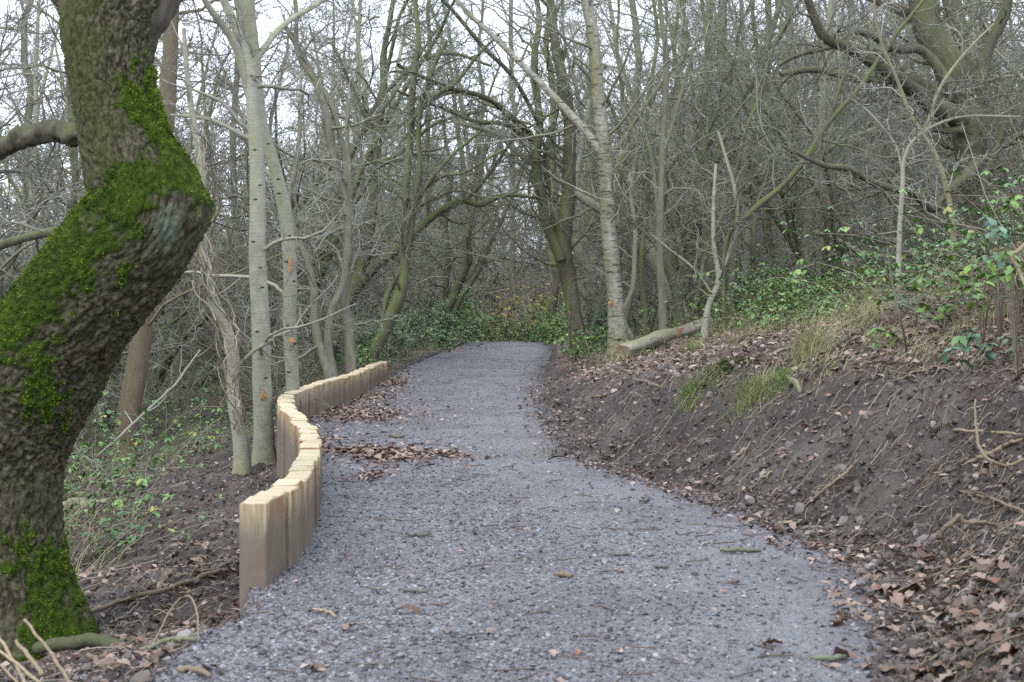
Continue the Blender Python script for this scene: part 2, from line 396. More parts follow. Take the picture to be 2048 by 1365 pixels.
M = {
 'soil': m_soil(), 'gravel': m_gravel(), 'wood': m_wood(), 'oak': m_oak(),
 'stone': m_stone('grey_stone', [(0, (.055, .053, .058)), (.35, (.117, .114, .125)), (.8, (.19, .186, .202)), (.96, (.30, .30, .32)), (1, (.38, .35, .32))], .5),
 'clod': m_stone('earth_clod', [(0, (.034, .027, .022)), (.5, (.088, .071, .058)), (.85, (.15, .125, .105)), (.95, (.20, .175, .16)), (1, (.30, .27, .26))], .75),
 'grey': m_bark('smooth_grey_bark', (.20, .195, .15), (.35, .345, .28), (.19, .205, .10), .8, (5, 5, 3), .7, .004, ((.14, .13, .11), (.30, .28, .24)), .3),
 'tree': m_bark('dull_grey_bark', (.10, .095, .072), (.235, .22, .175), (.11, .13, .055), .75, (10, 10, 2.2), .85, .012, ((.16, .16, .125), (.43, .425, .37))),
 'green': m_bark('green_algae_bark', (.06, .056, .038), (.15, .14, .10), (.095, .12, .032), .9, (10, 10, 2.2), .85, .012, ((.13, .14, .095), (.37, .375, .30))),
 'dark': m_bark('dark_ridged_bark', (.05, .044, .034), (.135, .12, .092), (.085, .10, .035), .7, (14, 14, 2.5), .9, .02, ((.11, .11, .085), (.33, .32, .275))),
 'birch': m_bark('birch_bark', (.20, .19, .15), (.42, .40, .34), (.15, .16, .07), .95, (4, 4, 3), .7, .006, ((.10, .075, .065), (.17, .13, .115)), 1),
 'brown': m_bark('brown_bark', (.10, .078, .05), (.21, .165, .11), (.09, .10, .04), .5, (12, 12, 3), .85, .012),
 'stick': m_bark('dead_wood', (.10, .075, .05), (.29, .22, .15), (.12, .12, .05), .25, (30, 30, 30), .8, .003),
 'straw': m_bark('pale_cane', (.17, .125, .075), (.38, .30, .195), (.2, .2, .1), .1, (30, 30, 30), .7, .002),
 'lichen': m_bark('lichen_bark', (.12, .11, .08), (.24, .22, .15), (.19, .18, .07), .7, (12, 12, 4), .8, .006),
 'char': m_bark('blackened_wood', (.012, .010, .009), (.05, .042, .036), (.04, .05, .02), .1, (20, 20, 20), .8, .01),
 'log': m_bark('weathered_log', (.17, .155, .12), (.46, .43, .35), (.10, .13, .03), .5, (3, 14, 14), .85, .012),
 'litter': m_leaf('dead_leaves', [(0, (.06, .03, .022)), (.25, (.14, .08, .06)), (.5, (.205, .135, .10)), (.8, (.32, .235, .185)), (.94, (.42, .33, .28)), (1, (.22, .08, .04))], .45),
 'litterobj': m_leaf_obj('dead_oak_leaf', [(0, (.10, .06, .04)), (.35, (.20, .13, .095)), (.85, (.35, .26, .205)), (1, (.24, .11, .06))], .45),
 'bramble': m_leaf('bramble_leaves', [(0, (.035, .08, .024)), (.4, (.065, .155, .04)), (.75, (.12, .25, .045)), (.95, (.19, .31, .06)), (1, (.32, .30, .06))], .4, spec=.5),
 'bramobj': m_leaf_obj('bramble_leaf', [(0, (.04, .11, .05)), (.5, (.075, .165, .10)), (.8, (.12, .22, .14)), (1, (.14, .27, .05))], .42, .6),
 'brightobj': m_leaf_obj('young_leaf', [(0, (.05, .13, .015)), (.5, (.10, .22, .02)), (1, (.21, .33, .035))], .4, .5),
 'yellow': m_leaf('yellow_leaves', [(0, (.20, .15, .03)), (.5, (.42, .32, .05)), (.85, (.55, .44, .08)), (1, (.10, .18, .03))], .5),
 'grass': m_leaf('grass_blades', [(0, (.06, .12, .02)), (.3, (.13, .22, .035)), (.6, (.27, .29, .12)), (1, (.40, .34, .23))], .6, spec=.25),
 'cane': m_leaf('thin_stems', [(0, (.09, .065, .05)), (.35, (.18, .135, .10)), (.7, (.29, .245, .18)), (1, (.40, .36, .28))], .7, spec=.2),
 'rust': m_leaf('rusty_leaf', [(0, (.17, .06, .03)), (1, (.26, .09, .035))], .6),
 'scar': m_leaf('torn_bark', [(0, (.26, .13, .06)), (.6, (.42, .25, .13)), (1, (.20, .09, .04))], .7, spec=.2),
 'water': None,
}
s = NT('puddle_water'); s.b.inputs['Base Color'].default_value = (.11, .10, .09, 1); s.b.inputs['Roughness'].default_value = .16
s.b.inputs['Specular IOR Level'].default_value = .6; s.l(s.bump(s.noise(14, detail=2), .002, .3), s.b.inputs['Normal']); M['water'] = s.m
s = NT('moss_cushion'); cc = s.ramp(s.attr('rnd'), [(0, (.016, .032, .004)), (.42, (.058, .102, .009)), (1, (.15, .21, .02))]); M['moss'] = s.done(cc, .9, None, .1)

# ------------------------------------------------------------------ ground
def gridmesh(X, Y, Z):
    r, c = X.shape; V = np.stack([X, Y, Z], -1).reshape(-1, 3)
    i = (np.arange(r - 1)[:, None] * c + np.arange(c - 1)[None]).reshape(-1)
    return V, np.stack([i, i + 1, i + c + 1, i + c], -1)
sd_ = np.linspace(-.36, .36, 340); so = np.array([.39, .43, .5, .6, .8, 1.1, 1.6, 2.3])
sx_ = np.concatenate([-so[::-1], sd_, so])
ys = [5.0]
while ys[-1] < 45: ys.append(ys[-1] + .0066 * ys[-1] + .002)
while ys[-1] < 600: ys.append(ys[-1] * 1.018)
ys = np.concatenate([np.linspace(-25, 4.8, 14), ys])
Yg = np.repeat(ys[:, None], len(sx_), 1); Xg = (np.maximum(Yg, 0) * .85 + 2.6 + np.maximum(-Yg, 0)) * sx_[None] + .1
Zg = Zground(Xg, Yg)
V, Fq = gridmesh(Xg, Yg, Zg)
u = V[:, 0] - Rf(V[:, 1]); v = Lf(V[:, 1]) - WT - V[:, 0]; hbv = HB(V[:, 1]) * 1.35
ln = fbm(V[:, 0] * 1.1, V[:, 1] * 1.1, seed=41)
lit = np.clip(sstep(-.1, .7, u - hbv * 1.0 + ln * .9), 0, 1) * .85
lit = np.maximum(lit, sstep(2.5, 6, v + ln * 2) * .8); lit = np.maximum(lit, sstep(25, 30, V[:, 1]) * ((u > .2) | (v > .2)) * .8)
grn = np.maximum(sstep(2.8, 5.2, u + ln * 1.2) * .7, sstep(2.0, 5, v + ln * 1.5) * .75)
grn = np.maximum(grn, sstep(26, 31, V[:, 1]) * np.maximum(sstep(.1, .8, v), sstep(.5, 2, u)) * .7) * (.55 + .45 * ln)
ground = link('ground', mesh('ground', V, Fq, M['soil'], {'litter': lit, 'green': np.clip(grn, 0, 1)}), kind='structure')
# gravel path sheet
t = np.concatenate([np.linspace(-.5, -.1, 14)[:-1], np.linspace(-.1, 1.25, 110)])
py_ = [-20., -10, 0, 3, 4.5]
while py_[-1] < 62: py_.append(py_[-1] + .006 * py_[-1])
py_ = np.array(py_); Yp = np.repeat(py_[:, None], len(t), 1); L = Lf(Yp); R = Rf(Yp)
mk = np.where(Yp < 20, sstep(7.99, 7.7, Yp), sstep(25.25, 26, Yp)); mk = np.maximum(mk, .04)
Xp = np.where(t[None] < 0, L + t[None] * mk * (R - L), L + (R - L) * t[None])
Zp = Zpath(Xp, Yp); V, Fq = gridmesh(Xp, Yp, Zp)
tp = (V[:, 0] - Lf(V[:, 1])) / (Rf(V[:, 1]) - Lf(V[:, 1]))
fines = sstep(.25, .85, tp + .1 * fbm(V[:, 0], V[:, 1], seed=50)) * .75 + .25 * sstep(12, 25, V[:, 1])
mud = np.clip(sstep(.86, 1.02, tp + .08 * fbm(V[:, 0] * 3, V[:, 1] * 3, seed=51, o=3)) + sstep(.03, -.12, tp + .05 * ln[0]) * (V[:, 1] > 25), 0, 1) * .8
path = link('gravel_path', mesh('gravel_path', V, Fq, M['gravel'], {'fines': fines, 'mud': mud}), kind='structure')
print('ground', round(time.time() - T0, 1))

# ------------------------------------------------------------------ scatter
def rotmats(rng, n, tilt=math.pi):
    a = rng.random(n) * 2 * math.pi; b = (rng.random(n) - .5) * 2 * tilt; c = (rng.random(n) - .5) * 2 * tilt
    ca, sa, cb, sb, cc_, sc = np.cos(a), np.sin(a), np.cos(b), np.sin(b), np.cos(c), np.sin(c); o = np.zeros(n); e = np.ones(n)
    Rz = np.stack([ca, -sa, o, sa, ca, o, o, o, e], -1).reshape(n, 3, 3)
    Rx = np.stack([e, o, o, o, cb, -sb, o, sb, cb], -1).reshape(n, 3, 3)
    Ry = np.stack([cc_, o, sc, o, e, o, -sc, o, cc_], -1).reshape(n, 3, 3)
    return Rz @ Rx @ Ry
def scatter(bag, tmpl, P, Rm, sc, rnd):
    V0, F0 = tmpl
    sc = np.asarray(sc); sc = sc[:, None, None] if sc.ndim == 1 else sc[:, None, :]
    V = np.einsum('nij,nvj->nvi', Rm, V0[None] * sc) + P[:, None]
    Fq = (F0[None] + (np.arange(len(P)) * len(V0))[:, None, None]).reshape(-1, F0.shape[1])
    bag.add(V.reshape(-1, 3), Fq, rnd=np.repeat(rnd, len(V0)))
def ico():
    p = (1 + 5 ** .5) / 2
    V = np.array([(-1, p, 0), (1, p, 0), (-1, -p, 0), (1, -p, 0), (0, -1, p), (0, 1, p), (0, -1, -p), (0, 1, -p), (p, 0, -1), (p, 0, 1), (-p, 0, -1), (-p, 0, 1)]) / 1.9
    Fc = np.array([(0, 11, 5), (0, 5, 1), (0, 1, 7), (0, 7, 10), (0, 10, 11), (1, 5, 9), (5, 11, 4), (11, 10, 2), (10, 7, 6), (7, 1, 8), (3, 9, 4), (3, 4, 2), (3, 2, 6), (3, 6, 8), (3, 8, 9), (4, 9, 5), (2, 4, 11), (6, 2, 10), (8, 6, 7), (9, 8, 1)])
    return V, Fc
def rock(rng, cuts=5):
    V, Fc = ico()
    for _ in range(cuts):
        n = rng.normal(size=3); n /= np.linalg.norm(n); d = V @ n; k = .45 + .3 * rng.random()
        V = V - np.maximum(d - k, 0)[:, None] * n
    return V * np.array([1, .8, .55]) * (1 + .15 * rng.normal(size=(12, 1)) * .5), Fc
def pebble(rng):
    V = np.array([(1, 0, 0), (0, 1, 0), (-1, 0, 0), (0, -1, 0), (0, 0, 1), (0, 0, -1.)]) * np.array([1, .8, .6]) + rng.normal(size=(6, 3)) * .22
    return V, np.array([(0, 1, 4), (1, 2, 4), (2, 3, 4), (3, 0, 4), (1, 0, 5), (2, 1, 5), (3, 2, 5), (0, 3, 5)])
def oakleaf(rng, curl=.3):
    n = 9; s_ = np.linspace(0, 1, n); w_ = np.array([.02, .10, .17, .13, .26, .19, .29, .20, .03])
    z0 = curl * .3 * np.sin(s_ * 3.0 + rng.random() * 2) + .03 * rng.normal(size=n)
    mid_ = np.stack([s_ - .5, .04 * np.sin(s_ * 5), z0], -1)
    lf_ = mid_ + np.stack([.03 * rng.normal(size=n), w_, w_ * curl * 1.3 + .05 * rng.normal(size=n)], -1)
    rt_ = mid_ + np.stack([.03 * rng.normal(size=n), -w_, w_ * curl * 1.3 + .05 * rng.normal(size=n)], -1)
    V = np.concatenate([lf_, mid_, rt_]); i = np.arange(n - 1)
    return V, np.concatenate([np.stack([i, i + 1, n + i + 1, n + i], -1), np.stack([n + i, n + i + 1, 2 * n + i + 1, 2 * n + i], -1)])
def smallleaf(rng, curl=.25):
    V = np.array([(-.5, 0, 0), (-.15, .3, .1), (.25, .22, .08), (.5, 0, -.05), (.25, -.22, .08), (-.15, -.3, .1), (.05, 0, 0)]) * 1.0
    V[:, 2] = V[:, 2] * curl * 5 + .06 * rng.normal(size=7); V += .04 * rng.normal(size=V.shape)
    return V, np.array([(0, 6, 1), (1, 6, 2), (2, 6, 3), (3, 6, 4), (4, 6, 5), (5, 6, 0)])
def greenleaf():
    V = np.array([(0, 0, 0), (.25, .26, .06), (.6, .30, .07), (.85, .16, .02), (1.05, 0, -.10), (.85, -.16, .02), (.6, -.30, .07), (.25, -.26, .06), (.3, 0, .0), (.65, 0, .0)])
    return V, np.array([(0, 8, 1), (1, 8, 2), (8, 9, 2), (2, 9, 3), (3, 9, 4), (4, 9, 5), (5, 9, 6), (6, 9, 8), (6, 8, 7), (7, 8, 0)])
rng = np.random.default_rng(7)
# loose gravel
def region(n, y0, y1, pw=1.6):
    """depths weighted towards the camera"""
    r = rng.random(n); a = y0 ** (1 - pw); b = y1 ** (1 - pw); return (a + (b - a) * r) ** (1 / (1 - pw))
bag = Bag(); rocks = [rock(rng) for _ in range(10)]; pebs = [pebble(rng) for _ in range(10)]
N = 34000; yy = region(N, 5.3, 24, 2.2); tpos = rng.random(N) ** .9 * 1.06 - .03
tpos = np.where(yy < 8, tpos * 1.2 - .2, tpos)
dens = 1 - .82 * sstep(.35, .95, tpos + .22 * fbm(tpos * 4, yy * .8, seed=60)); keep = rng.random(N) < dens
yy = yy[keep]; tpos = tpos[keep]; xx = Lf(yy) + (Rf(yy) - Lf(yy)) * tpos
zz = Zs(xx, yy); sz = np.exp(rng.normal(size=len(yy)) * .38) * .0088; sz = np.clip(sz, .0045, .026)
for k in range(10):
    for tm_, m in ((rocks[k], (np.arange(len(yy)) % 10 == k) & (sz > .017)), (pebs[k], (np.arange(len(yy)) % 10 == k) & (sz <= .017))):
        scatter(bag, tm_, np.stack([xx, yy, zz + sz * .1], -1)[m], rotmats(rng, m.sum(), .6), sz[m], rng.random(m.sum()))
link('loose_gravel', bag.mesh('loose_gravel', M['stone'], smooth=False), kind='stuff', label='loose blue grey crushed stone spread over the path', category='gravel')
# bigger stones of the path, one by one
rock_me = []
for k in range(8):
    V, Fc = rock(rng, 7); rock_me.append(mesh('stone', V, Fc, M['stone'], {'rnd': np.full(12, rng.random())}, False))
for i in range(150):
    y = float(region(1, 5.8, 12, 2.0)[0]); tq = rng.random() ** 1.5 * .95 - (.12 if y < 8 else -.03)
    if i % 4 == 0: tq = .93 + .1 * rng.random()
    x = float(Lf(y) + (Rf(y) - Lf(y)) * tq); sc = .018 + .015 * rng.random()
    o = link('stone', rock_me[i % 8], path, (x, y, float(Zs(x, y)) + sc * .15)); o.scale = (sc, sc, sc); o.rotation_euler = (rng.normal() * .3, rng.normal() * .3, rng.random() * 6.28)

# soil clods and crumbs on the banks
bag = Bag()
def bank_pts(n, y0, y1, u0, u1, side, pw=1.8):
    y = region(n, y0, y1, pw); q = u0 + (u1 - u0) * rng.random(n)
    x = Rf(y) + q if side > 0 else Lf(y) - WT - q
    return x, y, q
for side, n, y0, y1, u0, u1, s0 in ((1, 16000, 5.0, 20, -.12, 2.2, .0125), (1, 5000, 5.5, 24, -.18, .35, .014), (1, 2200, 5.2, 20, .0, 2.0, .024), (-1, 11000, 5.0, 20, -.02, 2.6, .013), (-1, 2500, 5.4, 20, 0, 2.2, .02)):
    x, y, q = bank_pts(n, y0, y1, u0, u1, side); sz = np.clip(np.exp(rng.normal(size=n) * .45) * s0, .005, .06)
    z = Zs(x, y)
    for k in range(10):
        for tm_, m in ((rocks[k], (np.arange(n) % 10 == k) & (sz > .022)), (pebs[k], (np.arange(n) % 10 == k) & (sz <= .022))):
            scatter(bag, tm_, np.stack([x, y, z + sz * .1], -1)[m], rotmats(rng, m.sum(), 1.), sz[m], rng.random(m.sum()))
link('soil_clods', bag.mesh('soil_clods', M['clod'], smooth=False), kind='stuff', label='dark crumbly soil clods and small stones on the cut banks', category='soil')

# leaf litter
bag = Bag(); lt_ = [smallleaf(rng, .2 + .2 * rng.random()) for _ in range(6)]
def litter(x, y, s0, tilt=.5, lift=.008, hue=None):
    n = len(x); z = Zs(x, y); sz = s0 * (.6 + .8 * rng.random(n)); r = rng.random(n) if hue is None else np.clip(rng.random(n) * .6 + hue, 0, 1)
    for k in range(6):
        m = np.arange(n) % 6 == k
        scatter(bag, lt_[k], np.stack([x, y, z + lift + .3 * sz * rng.random(n)], -1)[m], rotmats(rng, m.sum(), tilt), sz[m], r[m])
x, y, q = bank_pts(26000, 6.5, 34, .3, 6.5, 1, 1.5); k = rng.random(len(x)) < sstep(-.15, .55, q - HB(y) * 1.25 + .8 * fbm(x * 1.3, y * 1.3, seed=70)); litter(x[k], y[k], .062)
x, y, q = bank_pts(1900, 5, 26, .0, 1.6, 1); k = fbm(x * 1.5, y * 1.5, seed=71) > .08; litter(x[k], y[k], .055)
x, y, q = bank_pts(8000, 5, 30, .1, 7, -1); k = rng.random(len(x)) < .35 + .6 * fbm(x, y, seed=72); litter(x[k], y[k], .06)
x, y, q = bank_pts(1300, 5.4, 15, .05, 2.0, -1); litter(x, y, .045, .8)
def pile(px, py, wpx, hpx, n, s0=.06):
    n = int(n * 1.1); a = rng.normal(size=(n, 2)) * .42 * np.where(rng.random((n, 1)) < .35, 2.0, .85); X = px + a[:, 0] * wpx; Y = py + a[:, 1] * hpx
    d = EYE * F / (Y - HOR); x = (X - 1024) / F * d; k = x > Lf(d) + .02; litter(x[k], d[k], s0 * .85, .55, .006)
pile(690, 828, 110, 26, 900); pile(745, 838, 110, 14, 350); pile(730, 795, 80, 16, 380); pile(690, 800, 70, 20, 300); pile(780, 915, 95, 17, 620, .075); pile(700, 905, 50, 12, 120, .07); pile(890, 917, 30, 8, 70, .07)
pile(740, 958, 55, 9, 70); pile(640, 880, 30, 14, 90); pile(790, 765, 40, 20, 260, .07); pile(800, 740, 40, 14, 160)
pile(900, 700, 60, 6, 200, .06)
x, y, q = bank_pts(700, 7, 30, -.35, .25, 1); litter(x, y, .055)
n = 160; y = region(n, 5.6, 30, 1.6); x = Lf(y) + (Rf(y) - Lf(y)) * rng.random(n); litter(x, y, .045, .3)
link('leaf_litter', bag.mesh('leaf_litter', M['litter'], smooth=False), kind='stuff', label='pinkish brown dead leaves strewn over banks and drifted on the path', category='dead leaves')
print('litter', round(time.time() - T0, 1))
# single fallen oak leaves
leafme = [mesh('fallen_leaf', *oakleaf(rng, .15 + .25 * rng.random()), M['litterobj']) for _ in range(6)]
def fallen(px, py, w, label, group=None):
    p = hit(px, py); sc = w * p[1] / F * 1.05
    o = link('fallen_leaf', leafme[rng.integers(6)], None, (p[0], p[1], p[2] + .012), label=label, category='leaf', group=group)
    o.scale = (sc,) * 3; o.rotation_euler = (rng.normal() * .3, rng.normal() * .25, rng.random() * 6.28)
for px, py, w, lb in ((630, 1342, 52, 'pale oak leaf lying on the gravel at the bottom left corner of the path'), (700, 1262, 42, 'reddish leaf on gravel between the front sleeper and the path middle'),
                      (822, 1228, 46, 'flat pinkish leaf on the gravel left of the path centre'), (1470, 1168, 34, 'small orange leaf on the smooth gravel below the short mossy stick'),
                      (1545, 1296, 46, 'orange brown leaf lying alone in the bottom right of the path'), (1672, 1197, 34, 'orange leaf by the grey stone on the right path edge'),
                      (1833, 1105, 44, 'rusty oak leaf at the foot of the right bank below the bent root'), (1690, 1320, 60, 'large pale leaf at the lower right edge of the gravel')):
    fallen(px, py, w, lb)
for i in range(70):
    px = 1740 + 308 * rng.random() ** .8; py = 1120 + 245 * rng.random()
    if px < 1740 + (py - 1120) * .1: continue
    fallen(px, py, 38 + 38 * rng.random(), 'curled brown oak leaf lying on the dark soil in the bottom right corner', 'oak leaves at the foot of the right bank')
for i in range(22):
    fallen(180 + 300 * rng.random(), 1060 + 290 * rng.random(), 22 + 22 * rng.random(), 'brown oak leaf on the dug soil between the mossy oak and the sleepers', 'oak leaves on the soil by the mossy oak')
for i in range(34):
    fallen(1600 + 440 * rng.random(), 690 + 260 * rng.random(), 16 + 18 * rng.random(), 'dry brown leaf on the upper slope of the right bank', 'dry leaves on the right bank')

# ------------------------------------------------------------------ sleeper wall
wy = np.linspace(8.0, 25.2, 3000); wx = Lf(wy) - .006; seg = np.concatenate([[0], np.cumsum(np.hypot(np.diff(wx), np.diff(wy)))])
wall = thing('timber_retaining_wall', 'curving low wall of pale upright timber sleepers along the left path edge', 'retaining wall', (float(wx[0]), 8.0, 0))
def sleeper_mesh(wd, h, rg):
    a, b, c = WT / 2, wd / 2, .009; V = []
    for z, ins in ((-h, 0), (-.008, 0), (0, c)):
        for sx, sy in ((-1, -1), (1, -1), (1, 1), (-1, 1)):
            e = [(sx * (a - ins), sy * (b - ins - c)), (sx * (a - ins - c), sy * (b - ins))]
            if sx * sy > 0: e = e[::-1]
            V += [(p[0], p[1], z) for p in (e if sx * sy < 0 else e)]
    V = np.array(V); V = V.reshape(3, 8, 3)
    # order corners by angle
    ang = np.argsort(np.arctan2(V[0, :, 1] / b, V[0, :, 0] / a)); V = V[:, ang]
    V = V + rg.normal(size=V.shape) * .0012; V[2, :, 2] = V[2, :, 2] + V[2, :, 1] * rg.normal() * .03 + V[2, :, 0] * rg.normal() * .03; V = V.reshape(-1, 3)
    j = np.arange(8); j2 = (j + 1) % 8
    q = np.concatenate([np.stack([j + 8 * r, j2 + 8 * r, j2 + 8 * r + 8, j + 8 * r + 8], -1) for r in (0, 1)])
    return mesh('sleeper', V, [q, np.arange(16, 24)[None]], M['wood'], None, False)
s_ = 0.; i = 0
while s_ < seg[-1] - .12:
    wd = .235 + .03 * rng.random(); sc_ = s_ + wd / 2; y = float(np.interp(sc_, seg, wy)); x = float(np.interp(sc_, seg, wx)); x2 = float(np.interp(sc_ + .05, seg, wx)); y2 = float(np.interp(sc_ + .05, seg, wy))
    ztop = float(np.interp(y, [8, 11, 15, 19, 25], [.41, .395, .37, .34, .30])) + rng.normal() * .004
    ang = math.atan2(-(x2 - x), y2 - y)
    if i == 0: ang *= .3
    jog = rng.normal() * .010 + (.012 if i % 9 == 4 else 0)
    o = link('sleeper', sleeper_mesh(wd - .012, 1.25, rng), wall, (x - wx[0] - WT / 2 + jog, y - 8.0, ztop))
    o.rotation_euler = (rng.normal() * .004, rng.normal() * .006, ang + rng.normal() * .012)
    s_ += wd; i += 1
print('sleepers', i)

# ------------------------------------------------------------------ mossy oak
def build_oak():
    d0 = 8.7
    pts = [(40, 1340, 360, 0), (36, 1262, 300, 0), (26, 1180, 252, 0), (16, 1090, 226, 0), (14, 990, 222, 0), (18, 900, 232, 0), (45, 800, 252, -.03), (95, 700, 262, -.1), (160, 605, 246, -.18), (225, 525, 240, -.22), (280, 455, 240, -.22),
           (288, 385, 226, -.18), (258, 315, 196, -.12), (238, 230, 178, -.05), (222, 140, 176, 0), (218, 60, 188, .05), (238, -10, 190, .1), (268, -80, 160, .2), (310, -180, 140, .35), (330, -420, 110, .6)]
    P = np.array([np.append(at(a, b, d0 + dd), c * (d0 + dd) / F / 2) for a, b, c, dd in pts])
    n = 560; Q = crom(P, n)
    C = Q[:, :3]; R = Q[:, 3]
    T = np.gradient(C, axis=0); T /= np.linalg.norm(T, axis=1)[:, None]
    Us = np.empty((n, 3)); U = np.array([1., 0, 0])
    for i in range(n): U = U - (U @ T[i]) * T[i]; U /= np.linalg.norm(U); Us[i] = U
    Ws = np.cross(T, Us); k = 190; a = np.arange(k) * 2 * math.pi / k
    s_ = np.concatenate([[0], np.cumsum(np.linalg.norm(np.diff(C, axis=0), axis=1))])
    A, SS = np.meshgrid(a, s_); RR = R[:, None] * np.ones(k)
    N_ = np.cos(A)[..., None] * Us[:, None] + np.sin(A)[..., None] * Ws[:, None]
    flare = np.exp(-SS / .35); lobes = .22 * np.cos(A * 5 + 1.0) * flare * R[:, None]
    cx, cy = np.cos(A) * .3, np.sin(A) * .3
    SF = np.concatenate([[0], np.cumsum(np.diff(s_) * np.interp(s_[1:], [0, 1.3, 1.8, 9], [6.0, 6.0, 11.0, 11.0]))])[:, None] + 0 * A
    wpx = fbm(cx * 12, cy * 12, SS * 5, seed=80) * 1.1
    f1, f2 = worley(cx * 27 + wpx, cy * 27 + wpx, SF + 1.6 * wpx, 81); e = f2 - f1
    g1, g2 = worley(cx * 52 + wpx, cy * 52 + wpx, SF * 1.9, 85)
    ridge = sstep(.01, .20, e) * (.8 + .3 * f1)
    low = .03 * fbm(cx * 4, cy * 4, SS * 2, seed=88)
    P0 = C[:, None] + N_ * R[:, None, None]
    nx, ny, nz = N_[..., 0], N_[..., 1], N_[..., 2]; pyx = HOR + (EYE - P0[..., 2]) * F / P0[..., 1]; pxx = 1024 + P0[..., 0] * F / P0[..., 1]
    q1 = fbm(P0[..., 0] * 5, P0[..., 1] * 5, P0[..., 2] * 5, seed=90, o=4) * 2.2
    q2 = fbm(P0[..., 0] * 20, P0[..., 1] * 20, P0[..., 2] * 20, seed=97, o=3) * 2.0
    qn = .55 * q1 + .45 * q2
    dl = (pxx - 30) * .69 + (pyx - 620) * .72          # distance below the crest line of the leaning limb
    mo = sstep(95, -95, dl - 62 + 45 * q1) * sstep(300, 400, pyx + .35 * (pxx - 190)) * sstep(900, 640, pyx)
    mo = np.maximum(mo, .95 * sstep(.05, .75, nx) * sstep(120, 260, pyx) * sstep(470, 360, pyx))
    mo = np.maximum(mo, .9 * np.exp(-((pxx - 290) ** 2 / 5200 + (pyx - 345) ** 2 / 2600.)))
    mo = np.maximum(mo, .72 * sstep(1000, 1170, pyx) * sstep(-.3, .6, nx))
    mo = np.maximum(mo, .55 * np.exp(-((pxx - 70) ** 2 / 8000 + (pyx - 760) ** 2 / 16000.))); mo = np.maximum(mo, .42 * sstep(.0, .8, nx + .2) * sstep(60, 150, pyx) * sstep(330, 200, pyx))
    mo = np.maximum(mo, .9 * sstep(20, -40, pyx) * sstep(.5, -.2, nx))
    mo = mo * (1 - .95 * np.exp(-((pxx - 365) ** 2 + (pyx - 450) ** 2) / 4200.))
    mfin = np.clip(mo, 0, 1); mpatch = sstep(.16, .80, mfin + .62 * qn - .10 * (1 - ridge))
    bump_ = .012 * ridge + .010 * sstep(0, .25, g2 - g1) + low + .014 * fbm(cx * 60, cy * 60, SS * 25, seed=89)
    bump_ = bump_ * (1 - .35 * mpatch) + mpatch * (.012 + .014 * q2 * .5)
    kb = np.exp(-((pxx - 395) ** 2 + (pyx - 425) ** 2) / 2200.); bump_ = bump_ + kb * .05 + kb * .03 * fbm(P0[..., 0] * 18, P0[..., 1] * 18, P0[..., 2] * 18, seed=94)
    V = P0 + N_ * (bump_ + lobes * .55 - .022)[..., None]
    i = np.arange(n - 1)[:, None] * k; j = np.arange(k)[None]; j2 = (j + 1) % k
    Fq = np.stack([i + j, i + j2, i + k + j2, i + k + j], -1).reshape(-1, 4)
    lich = np.exp(-((pxx - 335) ** 2 / 1500 + (pyx - 455) ** 2 / 4500.)) + .45 * sstep(.3, .7, fbm(P0[..., 0] * 3, P0[..., 1] * 3, P0[..., 2] * 3, seed=95) + .2) * sstep(560, 700, pyx)
    alga = .45 * sstep(.6, -.6, nx) * sstep(500, 100, pyx) + .5 + .0 * pxx
    base = hit(60, 1275); base = np.array([C[1, 0], C[1, 1], Zs(C[1, 0], C[1, 1])])
    root = thing('oak_tree', 'thick crooked oak with bright green moss on its bent trunk', 'tree', base)
    link('trunk', mesh('trunk', V.reshape(-1, 3) - base, Fq, M['oak'], {'crack': e.ravel(), 'moss': mpatch.ravel(), 'alga': alga.ravel(), 'lichen': lich.ravel()}), root)
    # moss tufts
    rg = np.random.default_rng(3); sel = np.where((mpatch.ravel() > .1 + .8 * rg.random(mpatch.size)) & (V.reshape(-1, 3)[:, 2] < 4.2) & (ny.ravel() < .45))[0]
    sel = rg.choice(sel, 30000); Nn = N_.reshape(-1, 3)[sel]; Pm = V.reshape(-1, 3)[sel] + rg.normal(size=(len(sel), 3)) * .004
    dr = Nn + rg.normal(size=Nn.shape) * .55; dr /= np.linalg.norm(dr, axis=1)[:, None]; sd2 = np.cross(dr, rg.normal(size=dr.shape)); sd2 /= np.linalg.norm(sd2, axis=1)[:, None]
    ln_ = (.007 + .010 * rg.random(len(sel)))[:, None]
    Vm = np.stack([Pm - sd2 * ln_ * .22, Pm + sd2 * ln_ * .22, Pm + dr * ln_], 1).reshape(-1, 3)
    link('moss', mesh('moss', Vm - base, np.arange(len(Vm)).reshape(-1, 3), M['moss'], {'rnd': np.repeat(np.clip(.36 + 1.0 * q2.ravel()[sel] + .55 * q1.ravel()[sel] + .16 * rg.normal(size=len(sel)), 0, 1), 3)}, False), root, kind='stuff')
    # branches
    rg = np.random.default_rng(11)
    def br(pl, mat, nm='branch', seed=1, k=16, twigs=True, n=60, amp=.012, tw=(5, .5, 1.6)):
        Pb = np.array([np.append(at(a, b, d), c * d / F / 2) for a, b, c, d in pl]); Q = crom(Pb, n)
        V, Fq = tubes(Q[:, :3], Q[:, 3], k)
        dsp = fbm(V[:, 0] * 14, V[:, 1] * 14, V[:, 2] * 14, seed=seed) * amp * np.repeat(np.minimum(Q[:, 3] / .05, 1.4), k)
        c_ = np.repeat(Q[:, :3], k, 0); nn = V - c_; nn /= np.linalg.norm(nn, axis=1)[:, None] + 1e-9; V = V + nn * dsp[:, None]
